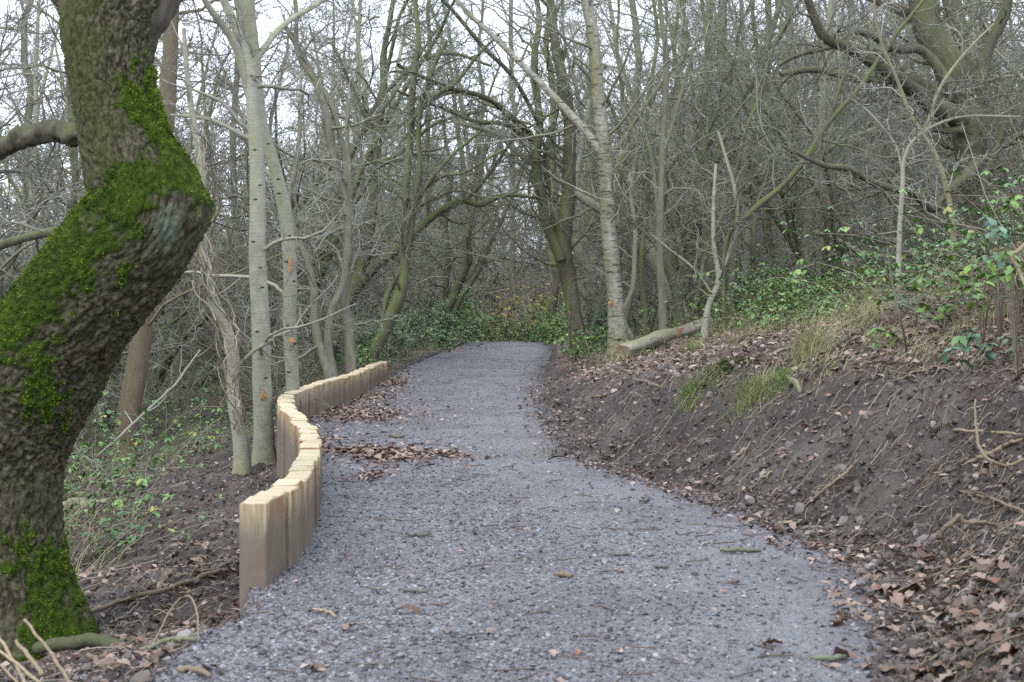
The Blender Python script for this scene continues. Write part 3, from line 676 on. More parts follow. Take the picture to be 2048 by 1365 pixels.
        b = link(nm, mesh(nm, V - base, Fq, mat, {'rad': np.repeat(Q[:, 3], k), 'rnd': np.full(len(V), .5), 'crack': np.abs(dsp) * 60, 'moss': np.full(len(V), .12) + .4 * np.clip(nn[:, 2], 0, 1), 'alga': np.full(len(V), .4), 'lichen': np.full(len(V), .3)}), root)
        if twigs:
            bg_ = Bag(); A1 = grow(rg, Q[None, :, :3], Q[None, :, 3], tw[0], .25, 1, (30, 80), (tw[1], .3, tw[2]), 10, .16, .02, .4, .004)
            A2 = grow(rg, *A1, 5, .15, 1, (25, 70), (.5, .12, .9), 7, .2, .03, .5, .003); A3 = grow(rg, *A2, 4, .2, 1, (25, 70), (.5, .06, .4), 5, .2, .03, .6, .002)
            for A_, kk in ((A1, 6), (A2, 4), (A3, 3)): bg_.tube(*A_, kk)
            link('twigs', bg_.mesh('twigs', M['tree'], base), root, kind='stuff')
        return b
    br([(215, 262, 60, 8.75), (160, 266, 52, 8.75), (110, 264, 40, 8.85), (60, 272, 40, 8.9), (15, 292, 38, 9.0), (-60, 340, 34, 9.1), (-200, 380, 26, 9.3)], M['dark'], seed=2, amp=.035, k=24, n=90)
    br([(190, 455, 22, 8.8), (120, 462, 20, 9.0), (85, 468, 17, 9.2), (45, 478, 18, 9.4), (0, 492, 17, 9.5), (-80, 520, 14, 9.6)], M['green'], seed=3, tw=(3, .5, .8))
    br([(225, 130, 110, 8.8), (180, 55, 92, 8.8), (150, 0, 80, 8.8), (118, -40, 70, 8.85), (60, -160, 60, 8.9), (-40, -330, 50, 9.1)], M['oak'], seed=4, k=40, twigs=False)
    br([(235, 120, 110, 8.8), (290, 30, 100, 8.8), (335, -40, 88, 8.9), (400, -140, 74, 9.1), (520, -330, 55, 9.6)], M['dark'], seed=5, k=40, twigs=False)
build_oak(); print('oak', round(time.time() - T0, 1))

# ------------------------------------------------------------------ trees traced from the place
def hero(name, label, cat, stems, mat, base=None, seed=0, tw=1.0, group=None, wig=.0, twl=1.0, mat2=None, sides=12):
    """stems: list of lists of (px, py, width px, depth); the first point of the first stem is the foot."""
    rg = np.random.default_rng(1000 + seed)
    p0 = stems[0][0]; b0 = at(p0[0], p0[1], p0[3]); zb = float(Zs(b0[0], b0[1])); base = np.array([b0[0], b0[1], zb])
    root = thing(name, label, cat, base, group); bg_ = Bag(); main = []
    for si, st in enumerate(stems):
        Pb = np.array([np.append(at(a, b, d), max(c * d / F / 2, .004)) for a, b, c, d in st])
        if si == 0 and Pb[0, 2] > zb - .05: Pb = np.vstack([[Pb[0, 0], Pb[0, 1], zb - .15, Pb[0, 3] * 1.15], Pb])
        L_ = np.linalg.norm(np.diff(Pb[:, :3], axis=0), axis=1).sum(); n = int(max(14, L_ * 9)); Q = crom(Pb, n)
        s__ = np.linspace(0, L_, n); wv = np.stack([vnoise(s__ * 1.3, s__ * 0 + i_, seed=seed * 7 + si) for i_ in range(3)], -1) * (wig + .02) * np.minimum(s__, 1)[:, None]
        Q[:, :3] += wv
        if si == 0 : Q[:, 3] *= 1 + .35 * np.exp(-s__ / .3)
        kk = sides if Q[0, 3] > .03 else 7
        V, Fq = tubes(Q[:, :3], Q[:, 3], kk); c_ = np.repeat(Q[:, :3], kk, 0); nn = (V - c_)
        V = V + nn * (.10 * fbm(V[:, 0] * 9, V[:, 1] * 9, V[:, 2] * 5, seed=seed + si))[:, None]
        link('trunk' if si == 0 else 'branch', mesh('trunk', V - base, Fq, mat, {'rad': np.repeat(Q[:, 3], kk), 'rnd': np.full(len(V), rg.random())}), root)
        if tw > 0 and st[0][1] < 2000:
            R1 = Q[:, 3]; t0 = .22 if si == 0 else .1
            k1 = max(3, int(L_ * 2.7 * tw)); A1 = grow(rg, Q[None, :, :3], np.minimum(R1, .06)[None], k1, t0, 1, (28, 75), (.40 * twl, .4, 3.0), 12, .23, .015, .42, .007)
            A2 = grow(rg, *A1, 7, .12, 1, (25, 75), (.5, .18, 1.4), 6, .28, .02, .5, .0048); A3 = grow(rg, *A2, 5, .15, 1, (25, 75), (.5, .10, .7), 3, .25, .02, .6, .0036)
            bg_.tube(*A1, 4); bg_.tube(*A2, 3); bg_.tube(*A3, 3)
    if bg_.n: link('twigs', bg_.mesh('twigs', mat2 or mat, base), root, kind='stuff')
    return root
def S_(d, *pts):  # constant depth unless a fourth value is given
    return [(p[0], p[1], p[2], p[3] if len(p) > 3 else d) for p in pts]
hero('smooth_tree', 'smooth pale grey tree nearest the sleeper wall, scar near its foot', 'tree', [S_(16.6, (528, 880, 40), (524, 760, 38), (518, 600, 36), (513, 420, 32), (508, 280, 28), (497, 150, 24), (470, 60, 18), (440, -20, 16), (400, -140, 10)),
      S_(16.6, (500, 200, 16), (470, 90, 17, 16.5), (415, 10, 13, 16.3), (380, -60, 10, 16.1))], M['grey'], seed=1, tw=.35)
hero('smooth_tree', 'smooth grey tree rising behind the wall bend, torn bark halfway up', 'tree', [S_(17.6, (584, 830, 27), (583, 700, 27), (581, 570, 27), (570, 440, 27), (548, 340, 25), (522, 250, 25), (508, 130, 26), (497, 20, 28), (492, -80, 26), (480, -300, 18)),
      S_(17.6, (530, 292, 10), (500, 278, 9), (420, 240, 8), (340, 232, 6)), S_(17.6, (506, 125, 14), (560, 60, 12, 18), (640, 0, 10, 18.5), (700, -60, 8, 19))], M['grey'], seed=2, tw=.35)
hero('curved_tree', 'thin curved grey tree left of the smooth pair, wrapped by climbing stems', 'tree', [S_(16.0, (482, 895, 30), (466, 800, 25), (466, 720, 25), (450, 655, 24), (425, 600, 22), (408, 520, 22), (398, 440, 20), (400, 340, 16), (380, 200, 12), (370, 60, 8))], M['grey'], seed=3, tw=.5)
hero('leaning_tree', 'brown trunk leaning slightly right behind the mossy oak', 'tree', [S_(21, (248, 905, 46), (262, 800, 46), (278, 690, 44), (296, 560, 40), (318, 400, 36), (334, 220, 34), (345, 60, 30), (350, -80, 26), (352, -300, 20))], M['brown'], seed=4, tw=.5)
hero('coppiced_tree', 'many stemmed tree directly behind the far bend of the sleepers', 'tree', [S_(23, (662, 760, 22), (640, 680, 20), (628, 600, 18), (610, 520, 14), (580, 400, 10), (600, 250, 8)),
      S_(23, (668, 758, 20), (655, 690, 16), (665, 620, 15), (690, 560, 14), (700, 440, 12), (690, 330, 10), (700, 200, 8)), S_(23.3, (702, 745, 24), (697, 650, 22), (686, 560, 20), (690, 440, 18), (672, 330, 18), (650, 220, 15), (620, 130, 13), (560, 40, 10)),
      S_(23.3, (692, 430, 14), (680, 300, 12), (640, 180, 12), (600, 100, 10), (590, 0, 8))], M['tree'], seed=5, tw=1.0, wig=.05)
hero('leaning_tree', 'dark stem leaning right over the end of the sleeper wall', 'tree', [S_(27, (745, 715, 20), (772, 650, 24), (798, 590, 24), (808, 530, 16), (822, 440, 14), (835, 330, 11), (850, 200, 9), (890, 90, 7)),
      S_(27, (752, 690, 8), (780, 590, 9), (800, 520, 10), (822, 420, 8), (880, 330, 7), (960, 260, 5)), S_(27, (825, 400, 8), (880, 350, 8), (930, 340, 6), (1000, 300, 5)), S_(27.1, (818, 250, 10), (870, 190, 8), (930, 150, 7), (1000, 60, 5)), S_(27.2, (805, 540, 17), (812, 420, 16), (815, 300, 15), (822, 180, 13), (835, 60, 10), (840, -60, 8))], M['green'], seed=6, tw=1.0, wig=.04)
hero('mossy_tree', 'green stemmed tree with one long mossy limb arching towards the path', 'tree', [S_(29, (652, 735, 24), (680, 630, 26), (722, 545, 26), (738, 460, 22), (748, 360, 20), (750, 270, 20), (766, 190, 16), (775, 90, 12), (790, -40, 8)),
      S_(29, (690, 610, 20), (720, 570, 22), (760, 530, 22), (810, 488, 19), (870, 435, 15), (920, 400, 12), (960, 408, 11), (1010, 395, 9), (1080, 402, 6)), S_(29, (752, 330, 9), (810, 300, 8), (870, 250, 7), (960, 225, 5)), S_(29, (750, 270, 10), (700, 180, 8), (660, 90, 6)), S_(29, (766, 190, 9), (830, 130, 8), (900, 110, 7), (980, 130, 5)), S_(29, (880, 430, 10), (940, 390, 9), (990, 330, 7), (1040, 250, 5))], M['green'], seed=7, tw=.9, wig=.04)
hero('twin_tree', 'twin dark stems leaning right at the green bushes by the crest', 'tree', [S_(40, (888, 650, 16), (908, 580, 17), (930, 520, 17), (942, 450, 14), (955, 370, 11), (985, 260, 8)),
      S_(40, (893, 655, 12), (930, 590, 11), (970, 520, 10), (1000, 450, 9), (1030, 380, 6), (1070, 300, 5)), S_(41, (890, 640, 11), (892, 540, 12), (894, 440, 10), (900, 340, 8), (880, 220, 6))], M['dark'], seed=8, tw=1.0, wig=.06)
hero('forked_tree', 'forked green grey tree standing at the right edge of the path crest', 'tree', [S_(30, (1158, 700, 36), (1148, 620, 30), (1132, 540, 34), (1124, 490, 36), (1132, 410, 30), (1142, 320, 26), (1140, 220, 24), (1120, 110, 20), (1105, 10, 18), (1090, -120, 14)),
      S_(29.8, (1122, 520, 22), (1100, 460, 20), (1086, 380, 20), (1072, 310, 18), (1080, 220, 15), (1070, 120, 14), (1075, 20, 11), (1060, -80, 9)),
      S_(29.6, (1074, 320, 15), (1060, 270, 16), (1020, 230, 13, 29), (985, 200, 11, 28.4), (930, 180, 10, 27.8), (870, 160, 9, 27), (800, 130, 7, 26)), S_(29.6, (1065, 280, 11), (1010, 250, 9, 29), (950, 238, 8, 28.4), (880, 210, 7, 28), (800, 180, 5, 27)),
      S_(29.6, (1078, 250, 9), (1030, 160, 9, 29), (960, 90, 9, 28.5), (900, 20, 8, 28), (850, -30, 6, 27.5)), S_(30, (1108, 470, 9), (1100, 400, 10), (1090, 330, 9), (1110, 220, 8), (1130, 100, 8))], M['green'], seed=9, tw=1.1, wig=.05)
hero('birch_tree', 'white barked birch with dark bands beside the fallen log', 'tree', [S_(25.5, (1240, 706, 46), (1232, 650, 34), (1226, 560, 31), (1218, 460, 30), (1212, 360, 29), (1206, 280, 29), (1198, 190, 25), (1190, 100, 24), (1172, 0, 22), (1160, -120, 18), (1155, -300, 12)),
      S_(25.5, (1200, 300, 20), (1165, 255, 16), (1120, 205, 15), (1075, 160, 13), (1030, 115, 12), (980, 65, 10), (930, 20, 9), (870, -60, 7)), S_(25.7, (1212, 330, 10), (1260, 260, 8), (1330, 160, 7), (1400, 90, 5))], M['birch'], seed=10, tw=.5, mat2=M['tree'])
hero('leaning_tree', 'pale trunk leaning far left, passing behind the white birch', 'tree', [S_(30, (1372, 655, 34), (1345, 590, 32), (1312, 530, 32), (1270, 478, 26), (1215, 428, 22), (1170, 400, 19), (1120, 360, 15), (1050, 318, 12), (990, 270, 10), (900, 240, 7)),
      S_(30, (1320, 540, 18), (1325, 460, 16), (1300, 380, 12), (1280, 300, 9))], M['grey'], seed=11, tw=.8)
hero('pale_tree', 'pale bare trunk leaning left between the forked tree and the birch', 'tree', [S_(33, (1222, 680, 26), (1190, 590, 26), (1160, 500, 25), (1142, 430, 18), (1160, 330, 12), (1180, 200, 10)), S_(33, (1212, 650, 16), (1180, 600, 22), (1150, 560, 12), (1120, 470, 8))], M['grey'], seed=12, tw=.6)
hero('slim_tree', 'slim straight tree growing in front of the fallen log', 'tree', [S_(25.5, (1330, 694, 22), (1324, 600, 16), (1318, 480, 15), (1322, 360, 14), (1326, 240, 13), (1332, 120, 12), (1322, 0, 9), (1318, -150, 6)),
      S_(25.5, (1318, 440, 8), (1300, 300, 7), (1270, 200, 6), (1230, 90, 5)), S_(25.5, (1328, 300, 8), (1370, 170, 7), (1400, 60, 5))], M['tree'], seed=13, tw=.8)
hero('wavy_sapling', 'thin wavy grey stem just right of the birch', 'sapling', [S_(26, (1262, 675, 10), (1246, 630, 10), (1268, 570, 9), (1270, 480, 9), (1262, 390, 8), (1272, 280, 7), (1230, 190, 5))], M['grey'], seed=14, tw=.8)
hero('bent_sapling', 'dark footed bent sapling at the upper end of the fallen log', 'sapling', [S_(24, (1408, 672, 14), (1418, 610, 12), (1438, 560, 11), (1430, 490, 9), (1428, 420, 8), (1432, 330, 6)), S_(24, (1432, 570, 8), (1460, 500, 8), (1475, 440, 8), (1470, 370, 8), (1450, 310, 7), (1434, 262, 5)),
      S_(24, (1425, 590, 6), (1390, 540, 5), (1340, 500, 4), (1300, 470, 3))], M['grey'], seed=15, tw=1.6)
hero('straight_tree', 'straight grey green trunk on the bank behind the bent sapling', 'tree', [S_(33, (1458, 575, 24), (1462, 470, 22), (1466, 340, 20), (1450, 200, 18), (1444, 80, 18), (1452, -60, 14))], M['tree'], seed=16, tw=.8)
hero('slanting_tree', 'slim trunk slanting right up to the top edge above the bank', 'tree', [S_(31, (1462, 560, 15), (1480, 400, 14), (1500, 260, 13), (1530, 110, 13), (1560, 10, 11), (1580, -90, 8))], M['tree'], seed=17, tw=.9)
hero('dark_tree', 'short dark contorted tree behind the slim tree and log', 'tree', [S_(34, (1400, 640, 24), (1392, 540, 26), (1388, 450, 26), (1378, 360, 14), (1390, 260, 10), (1380, 120, 8)), S_(34, (1392, 470, 14), (1370, 390, 12), (1395, 330, 10), (1440, 250, 8))], M['dark'], seed=18, tw=1.1, wig=.06)
hero('stump_trunk_tree', 'broken white limbed tree right of the birch at mid height', 'tree', [S_(29, (1360, 645, 20), (1345, 560, 20), (1300, 450, 20), (1262, 370, 22), (1240, 330, 18), (1262, 290, 13), (1268, 275, 8)), S_(29, (1262, 380, 14), (1250, 300, 10), (1215, 200, 8), (1150, 120, 6))], M['green'], seed=19, tw=.5, mat2=M['tree'])
hero('diagonal_tree', 'long thin stem slanting right across the gap above the bramble bank', 'tree', [S_(24, (1450, 490, 8), (1500, 425, 11), (1560, 375, 12), (1610, 315, 12), (1660, 240, 11), (1720, 170, 9), (1800, 60, 8), (1860, -20, 6)), S_(24, (1600, 330, 8), (1640, 280, 7), (1690, 150, 6), (1700, 60, 5))], M['green'], seed=20, tw=1.1)
hero('great_oak', 'massive dark oak standing behind the brambles, top right', 'tree', [S_(27, (1985, 520, 84), (1962, 400, 76), (1935, 270, 72), (1900, 160, 68), (1868, 70, 62), (1840, -20, 58), (1800, -160, 46)),
      S_(26.6, (1920, 240, 42), (1860, 200, 34, 26), (1790, 160, 28, 25), (1710, 105, 24, 24.4), (1650, 60, 20, 24), (1610, 10, 16, 23.8)), S_(26.8, (1935, 270, 36), (1870, 190, 30), (1800, 160, 24, 26.5), (1720, 155, 19, 26), (1640, 135, 15, 26), (1560, 150, 11, 26)),
      S_(26.2, (1950, 330, 26), (1900, 400, 17, 25.5), (1860, 408, 15, 25), (1800, 385, 15, 24.4), (1740, 358, 14, 24), (1690, 332, 14, 23.6), (1640, 320, 11, 23.4), (1570, 290, 8, 23.2)),
      S_(27.4, (1890, 130, 26), (1820, 40, 22), (1740, -10, 18), (1650, -40, 14)), S_(27, (1950, 300, 30), (1960, 180, 28), (1985, 60, 24), (2030, -40, 18)),
      S_(26.5, (1905, 180, 24), (1850, 110, 20), (1790, 90, 16, 26), (1720, 60, 13, 25.5), (1640, 90, 10, 25), (1560, 130, 7, 25)), S_(26.4, (1930, 260, 18), (1880, 260, 14), (1820, 225, 12, 26), (1750, 195, 10, 25.5), (1690, 200, 8, 25)),
      S_(26.3, (1960, 400, 18), (1990, 300, 15), (2030, 220, 12), (2060, 180, 10))], M['dark'], seed=21, tw=1.0, wig=.09)
hero('tall_oak', 'second dark oak, partly hidden behind the massive one', 'tree', [S_(33, (2010, 480, 52), (1990, 340, 48), (1965, 200, 44), (1935, 100, 38), (1900, 0, 34), (1870, -100, 26)), S_(33, (1985, 300, 22), (2040, 200, 18), (2070, 80, 14))], M['dark'], seed=22, tw=.7)
hero('grey_sapling', 'slender pale grey sapling rising out of the brambles', 'sapling', [S_(15.5, (1797, 560, 10), (1800, 470, 10), (1804, 390, 9), (1808, 320, 8), (1840, 270, 6), (1920, 232, 5), (2040, 232, 4)), S_(15.5, (1806, 350, 6), (1790, 290, 5), (1740, 230, 4), (1700, 200, 3)), S_(15.5, (1810, 310, 4), (1860, 240, 4), (1890, 200, 3))], M['grey'], seed=23, tw=1.0, twl=.6)
hero('lichen_tree', 'yellow lichen covered crooked thin tree above the brambles', 'tree', [S_(17.5, (1905, 480, 12), (1892, 380, 11), (1870, 310, 10), (1845, 265, 9), (1815, 210, 8), (1792, 150, 7), (1765, 90, 6), (1750, 20, 6), (1760, -60, 5)), S_(17.5, (1850, 270, 9), (1880, 180, 8), (1930, 110, 6), (1990, 50, 4))], M['lichen'], seed=24, tw=.9, mat2=M['tree'])
hero('far_tree', 'grey trunk in the middle distance between the bank saplings', 'tree', [S_(38, (1605, 530, 24), (1600, 400, 22), (1590, 240, 20), (1580, 80, 16), (1575, -80, 12))], M['tree'], seed=25, tw=.9)
for i, (pts_, d_, lb_) in enumerate((
    (((1292, 660, 11), (1288, 520, 10), (1302, 380, 9), (1296, 220, 8), (1310, 60, 7), (1306, -60, 6)), 28, 'slim green stem between the birch and the slim straight tree'),
    (((1352, 655, 12), (1360, 520, 11), (1348, 400, 10), (1362, 260, 9), (1352, 100, 8), (1368, -50, 6)), 29, 'slim green stem just right of the slim straight tree'),
    (((1424, 640, 12), (1412, 520, 12), (1420, 390, 11), (1404, 250, 9), (1415, 90, 8), (1400, -60, 6)), 30, 'slim mossy stem right behind the bent sapling'),
    (((1378, 650, 9), (1398, 560, 9), (1440, 420, 8), (1500, 260, 7), (1545, 120, 6), (1600, 0, 5)), 29, 'thin mossy stem slanting right from behind the log'),
    (((1505, 590, 13), (1512, 450, 12), (1502, 300, 11), (1518, 160, 9), (1510, 20, 8), (1522, -80, 6)), 31, 'slim mossy stem rising from the left end of the brambles'),
    (((1250, 655, 9), (1262, 520, 9), (1240, 380, 8), (1252, 240, 7), (1228, 100, 6), (1236, -40, 5)), 29, 'thin green stem immediately right of the birch trunk'))):
    hero('slim_tree', lb_, 'tree', [S_(d_, *pts_)], M['green'], seed=60 + i, tw=.7, wig=.05)
for i, (a, b, d_, wd) in enumerate(((1185, 420, 40, 22), (1275, 430, 38, 20), (1370, 380, 36, 17), (1030, 560, 52, 14), (860, 500, 46, 13), (965, 600, 60, 10), (1105, 300, 44, 15), (480, 500, 34, 16), (150, 500, 30, 18), (60, 500, 38, 20), (1430, 300, 42, 20), (1700, 400, 40, 22), (1540, 300, 45, 18))):
    g_ = float(Zs((a - 1024) / F * d_, d_)); pb = HOR + (EYE - g_) * F / d_
    hero('upright_tree', 'tall straight trunk in the middle distance, ' + ['behind the forked tree', 'just right of the birch', 'right of the fallen log', 'above the crest', 'left of the twin stems', 'far down the path line', 'left of the forked tree top', 'left of the smooth pair', 'behind the mossy oak elbow', 'at the left frame edge', 'behind the bent sapling', 'left of the massive oak', 'behind the slanting tree'][i], 'tree', [S_(d_, (a + 6, pb, wd * 1.2), (a, (pb + b) / 2, wd), (a - 6, b - 200, wd * .8), (a - 2, -40, wd * .6), (a, -260, wd * .4))], M['tree'] if i % 2 else M['green'], seed=30 + i, tw=.6, wig=.09, group='straight trunks in the middle distance')
print('heroes', round(time.time() - T0, 1))

def scar(kind, px, py, w_, h_, d, mat, lab='torn orange patch in the bark'):
    root = [o for o in COL.objects if o.get('label') and kind in o['label']][0]; rg = np.random.default_rng(int(px)); a_ = np.linspace(0, 6.283, 15)[:-1]; r_ = .5 * (.75 + .5 * rg.random(14))
    c_ = at(px, py, d); sx, sz = w_ * d / F, h_ * d / F
    V = np.vstack([[0, -.012, 0], np.stack([np.cos(a_) * r_ * sx, .25 * sx * np.cos(a_) ** 2 + .004, np.sin(a_) * r_ * sz], -1)]); j = np.arange(14)
    link('bark_scar', mesh('bark_scar', V + c_ - np.array(root.location), np.stack([0 * j, 1 + (j + 1) % 14, 1 + j], -1), M[mat], {'rnd': rg.random(15)}, False), root, label=lab)
scar('nearest the sleeper wall', 526, 791, 17, 20, 16.48, 'scar'); scar('torn bark halfway', 580, 530, 12, 34, 17.5, 'scar'); scar('torn bark halfway', 584, 684, 14, 18, 17.5, 'scar'); scar('white barked birch', 1221, 607, 9, 14, 25.35, 'scar')
for i in range(9):
    py_k = 300 + 58 * i + 17 * math.sin(i * 2.3); scar('nearest the sleeper wall', np.interp(py_k, [280, 420, 600, 760], [508, 513, 518, 524]) + 9 * math.sin(i * 1.7), py_k, 9, 4, 16.44, 'char', 'small dark branch knot')
    scar('torn bark halfway', np.interp(py_k, [250, 340, 440, 570, 700, 830], [522, 548, 570, 581, 583, 584]) + 7 * math.sin(i * 2.9), py_k - 12, 9, 4, 17.46, 'char', 'small dark branch knot')
# ------------------------------------------------------------------ woodland behind: templates, then copies
def template(kind, seed):
    rg = np.random.default_rng(seed); tb = Bag(); cb = Bag()
    if kind == 'pole':
        H = 8.6 + 2.4 * rg.random(); n = 22; st = [(0, 0, H, .10 + .05 * rg.random(), .05)]
    elif kind == 'multi':
        st = [(rg.normal() * .15, rg.normal() * .15, 6 + 3 * rg.random(), .06 + .04 * rg.random(), .30) for _ in range(4)]
    elif kind == 'spread':
        st = [(0, 0, 8.5, .16, .2), (.05, .02, 7, .10, .45), (-.05, 0, 6.5, .09, .5)]
    else:
        st = [(rg.normal() * .5, rg.normal() * .5, 2.2 + 2.2 * rg.random(), .018, .35) for _ in range(9)]
    rm = {'pole': .008, 'multi': .008, 'spread': .008, 'thicket': .006}[kind]
    for x0, y0, H, r0, lean in st:
        n = 20; P = np.zeros((n, 3)); P[0] = (x0, y0, -.2); a = rg.random() * 6.28; d = np.array([math.cos(a) * lean, math.sin(a) * lean, 1]); d /= np.linalg.norm(d)
        for i in range(1, n):
            d = d + rg.normal(size=3) * (.06 if kind == 'pole' else .13) + [0, 0, .03]; d /= np.linalg.norm(d); P[i] = P[i - 1] + d * H / (n - 1)
        R_ = r0 * (1 - .8 * np.linspace(0, 1, n) ** .9); tb.tube(P, R_, 8 if r0 > .05 else 5, rg.random())
        if kind == 'thicket':
            A1 = grow(rg, P[None], R_[None], 8, .08, 1, (30, 80), (.5, .5, 1.6), 8, .22, .0, .6, .007); A2 = grow(rg, *A1, 6, .1, 1, (25, 80), (.5, .2, .8), 5, .25, .0, .6, .006); A3 = grow(rg, *A2, 4, .1, 1, (25, 80), (.5, .12, .4), 3, .25, .0, .7, .005)
        else:
            k1 = {'pole': 22, 'multi': 11, 'spread': 13}[kind]
            A1 = grow(rg, P[None], R_[None], k1, .12, 1, (35, 80), (.3 if kind == 'pole' else .42, .8, 3.8), 12, .21, .03, .5, .013)
            A2 = grow(rg, *A1, 6, .1, 1, (25, 75), (.5, .4, 1.9), 7, .25, .015, .55, .009); A3 = grow(rg, *A2, 6 if kind != 'pole' else 5, .1, 1, (25, 80), (.5, .2, 1.0), 4, .22, .01, .6, .0068)
            if kind != 'multi' or True: cb.tube(*grow(rg, *A3, 2, .2, 1, (25, 75), (.6, .14, .5), 3, .22, .0, .7, .0055), 3)
        cb.tube(*A1, 4); cb.tube(*A2, 3); cb.tube(*A3, 3)
    return tb, cb
KIND = {'pole': ('slender_tree', 'tree'), 'multi': ('many_stemmed_tree', 'tree'), 'spread': ('spreading_tree', 'tree'), 'thicket': ('bare_shrub', 'shrub')}
T_ = {}
for kind, mats in (('pole', ('tree', 'grey', 'green')), ('multi', ('green', 'tree', 'dark')), ('spread', ('dark', 'green')), ('thicket', ('tree', 'green', 'dark'))):
    for q_, mn in enumerate(mats):
        tb, cb = template(kind, 500 + len(T_)); mm = M[mn] if kind != 'thicket' or mn != 'stick' else M['cane']
        T_[(kind, q_)] = (tb.mesh('trunk', mm), cb.mesh('crown', mm), mn)
print('templates', round(time.time() - T0, 1), sum(len(c.polygons) for _, c, _ in T_.values()))
rng = np.random.default_rng(99); placed = []; cnt = {}
def zone(x, y):
    px = 1024 + F * x / y
    mark = next(b for a, b in ((130, 'left of the mossy oak'), (420, 'behind the mossy oak'), (560, 'behind the smooth pale pair'), (700, 'behind the coppiced stems'), (800, 'behind the mossy arching limb'),
        (900, 'left of the twin dark stems'), (1000, 'above the left half of the crest'), (1100, 'above the right half of the crest'), (1200, 'behind the forked tree'), (1290, 'behind the white birch'), (1400, 'behind the fallen log'),
        (1520, 'behind the bent sapling'), (1640, 'behind the low sweeping oak limb'), (1800, 'left of the massive dark oak'), (2048, 'behind the massive dark oak'), (99999, 'at the right end of the wood')) if px < a)
    return mark + (', nearer row' if y < 32 else ', middle rows' if y < 55 else ', farther rows' if y < 80 else ', last rows')
KL = {'pole': 'bare slender grey tree', 'multi': 'bare tree with several crooked stems', 'spread': 'bare broad tree with low spreading limbs', 'thicket': 'leafless twiggy shrub'}
proto = {}
def place(kind, x, y, sc):
    v_ = int(rng.integers(0, sum(1 for k in T_ if k[0] == kind))); tm, cm, mn = T_[(kind, v_)]
    z_ = zone(x, y); nm, cat = KIND[kind]
    lab = KL[kind] + ' ' + z_
    p = (x, y, float(Zs(x, y)))
    if (kind, v_) not in proto:
        r = thing(nm, lab, cat, p, nm.replace('_', ' ') + 's ' + z_); a_ = link('stems' if kind == 'thicket' else 'trunk', tm, r); b_ = link('crown', cm, r); proto[(kind, v_)] = (r, a_, b_)
    else:
        r0, a0, b0 = proto[(kind, v_)]; r = r0.copy(); COL.objects.link(r); r.location = p; r['label'] = lab; r['group'] = nm.replace('_', ' ') + 's ' + z_
        for c0 in (a0, b0): c = c0.copy(); COL.objects.link(c); c.parent = r
    r.rotation_euler = (rng.normal() * .04, rng.normal() * .04, rng.random() * 6.28); r.scale = (sc, sc, sc * (.9 + .2 * rng.random()))
    placed.append((x, y)); cnt[kind] = cnt.get(kind, 0) + 1
def sow(kind, n, y0, y1, gap, fn, s0=.8, s1=1.2, wide=.42, pw=1.0):
    k = 0; tries = 0
    while k < n and tries < n * 60:
        tries += 1; y = y0 + (y1 - y0) * rng.random() ** pw; x = (rng.random() * 2 - 1) * wide * y
        if not fn(x, y) or any((x - a) ** 2 + (y - b) ** 2 < gap * gap for a, b in placed): continue
        place(kind, x, y, s0 + (s1 - s0) * rng.random()); k += 1
def okL(m): return lambda x, y: x < Lf(y) - m - (3.0 if y < 24 else 0) and not (-.35 * y < x < -.2 * y and y < 14)
def okR(m): return lambda x, y: x > Rf(y) + m + (4.6 if y < 30 else 0)
def okF(x, y): return not (abs(x - .6 - .03 * (y - 45)) < 2.4 and y < 74) and not (x < -.16 * y and y > 58 and rng.random() < .72) and (y > 50 or x < Lf(y) - 2 or x > Rf(y) + 2.5)
sow('pole', 30, 22, 60, 1.8, lambda x, y: okL(2.2)(x, y)); sow('multi', 24, 22, 60, 2.0, okL(2.0)); sow('spread', 5, 26, 60, 4, okL(3.5)); sow('thicket', 42, 17, 50, 1.2, okL(1.8), .7, 1.1)
sow('pole', 30, 27, 60, 1.8, okR(2.2)); sow('multi', 17, 28, 60, 2.4, okR(2.0)); sow('spread', 8, 30, 60, 4, okR(3.5)); sow('thicket', 22, 24, 52, 1.2, okR(1.2), .7, 1.1)
sow('pole', 52, 52, 105, 1.5, okF, 1.3, 1.8, .36); sow('multi', 52, 52, 105, 1.8, okF, 1.3, 1.9, .36); sow('spread', 20, 56, 100, 3, okF, 1.2, 1.7, .36); sow('thicket', 44, 48, 80, 1.4, okF, 1, 1.4, .30)
print('wood', round(time.time() - T0, 1), cnt)

# ------------------------------------------------------------------ undergrowth
rng = np.random.default_rng(5)
gl = greenleaf(); gs = (np.array([(0, 0, 0), (.3, .28, .06), (.8, .24, .04), (1.05, 0, -.1), (.8, -.24, .04), (.3, -.28, .06)]), np.array([(0, 3, 2, 1), (0, 5, 4, 3)]))
def leafmass(bag, C, spread, n, s0, rnd=(0, 1)):
    """trios of leaflets spread round the centres C"""
    c = C[rng.integers(len(C), size=n)] + rng.normal(size=(n, 3)) * spread; c[:, 2] = np.maximum(c[:, 2], Zs(c[:, 0], c[:, 1]) + .03)
    a0 = rng.random(n) * 6.28; s = s0 * (.6 + .8 * rng.random(n)); r = rnd[0] + (rnd[1] - rnd[0]) * rng.random(n) ** 1.3
    tl = rng.normal(size=n) * .35 + .15
    for da in (-1.15, 0, 1.15):
        a = a0 + da; b = tl + rng.normal(size=n) * .2
        ca, sa, cb, sb = np.cos(a), np.sin(a), np.cos(b), np.sin(b); o = np.zeros(n); e = np.ones(n)
        Rz = np.stack([ca, -sa, o, sa, ca, o, o, o, e], -1).reshape(n, 3, 3); Ry = np.stack([cb, o, sb, o, e, o, -sb, o, cb], -1).reshape(n, 3, 3)
        scatter(bag, gs, c, Rz @ Ry, s, np.clip(r + rng.normal(size=n) * .06, 0, 1))
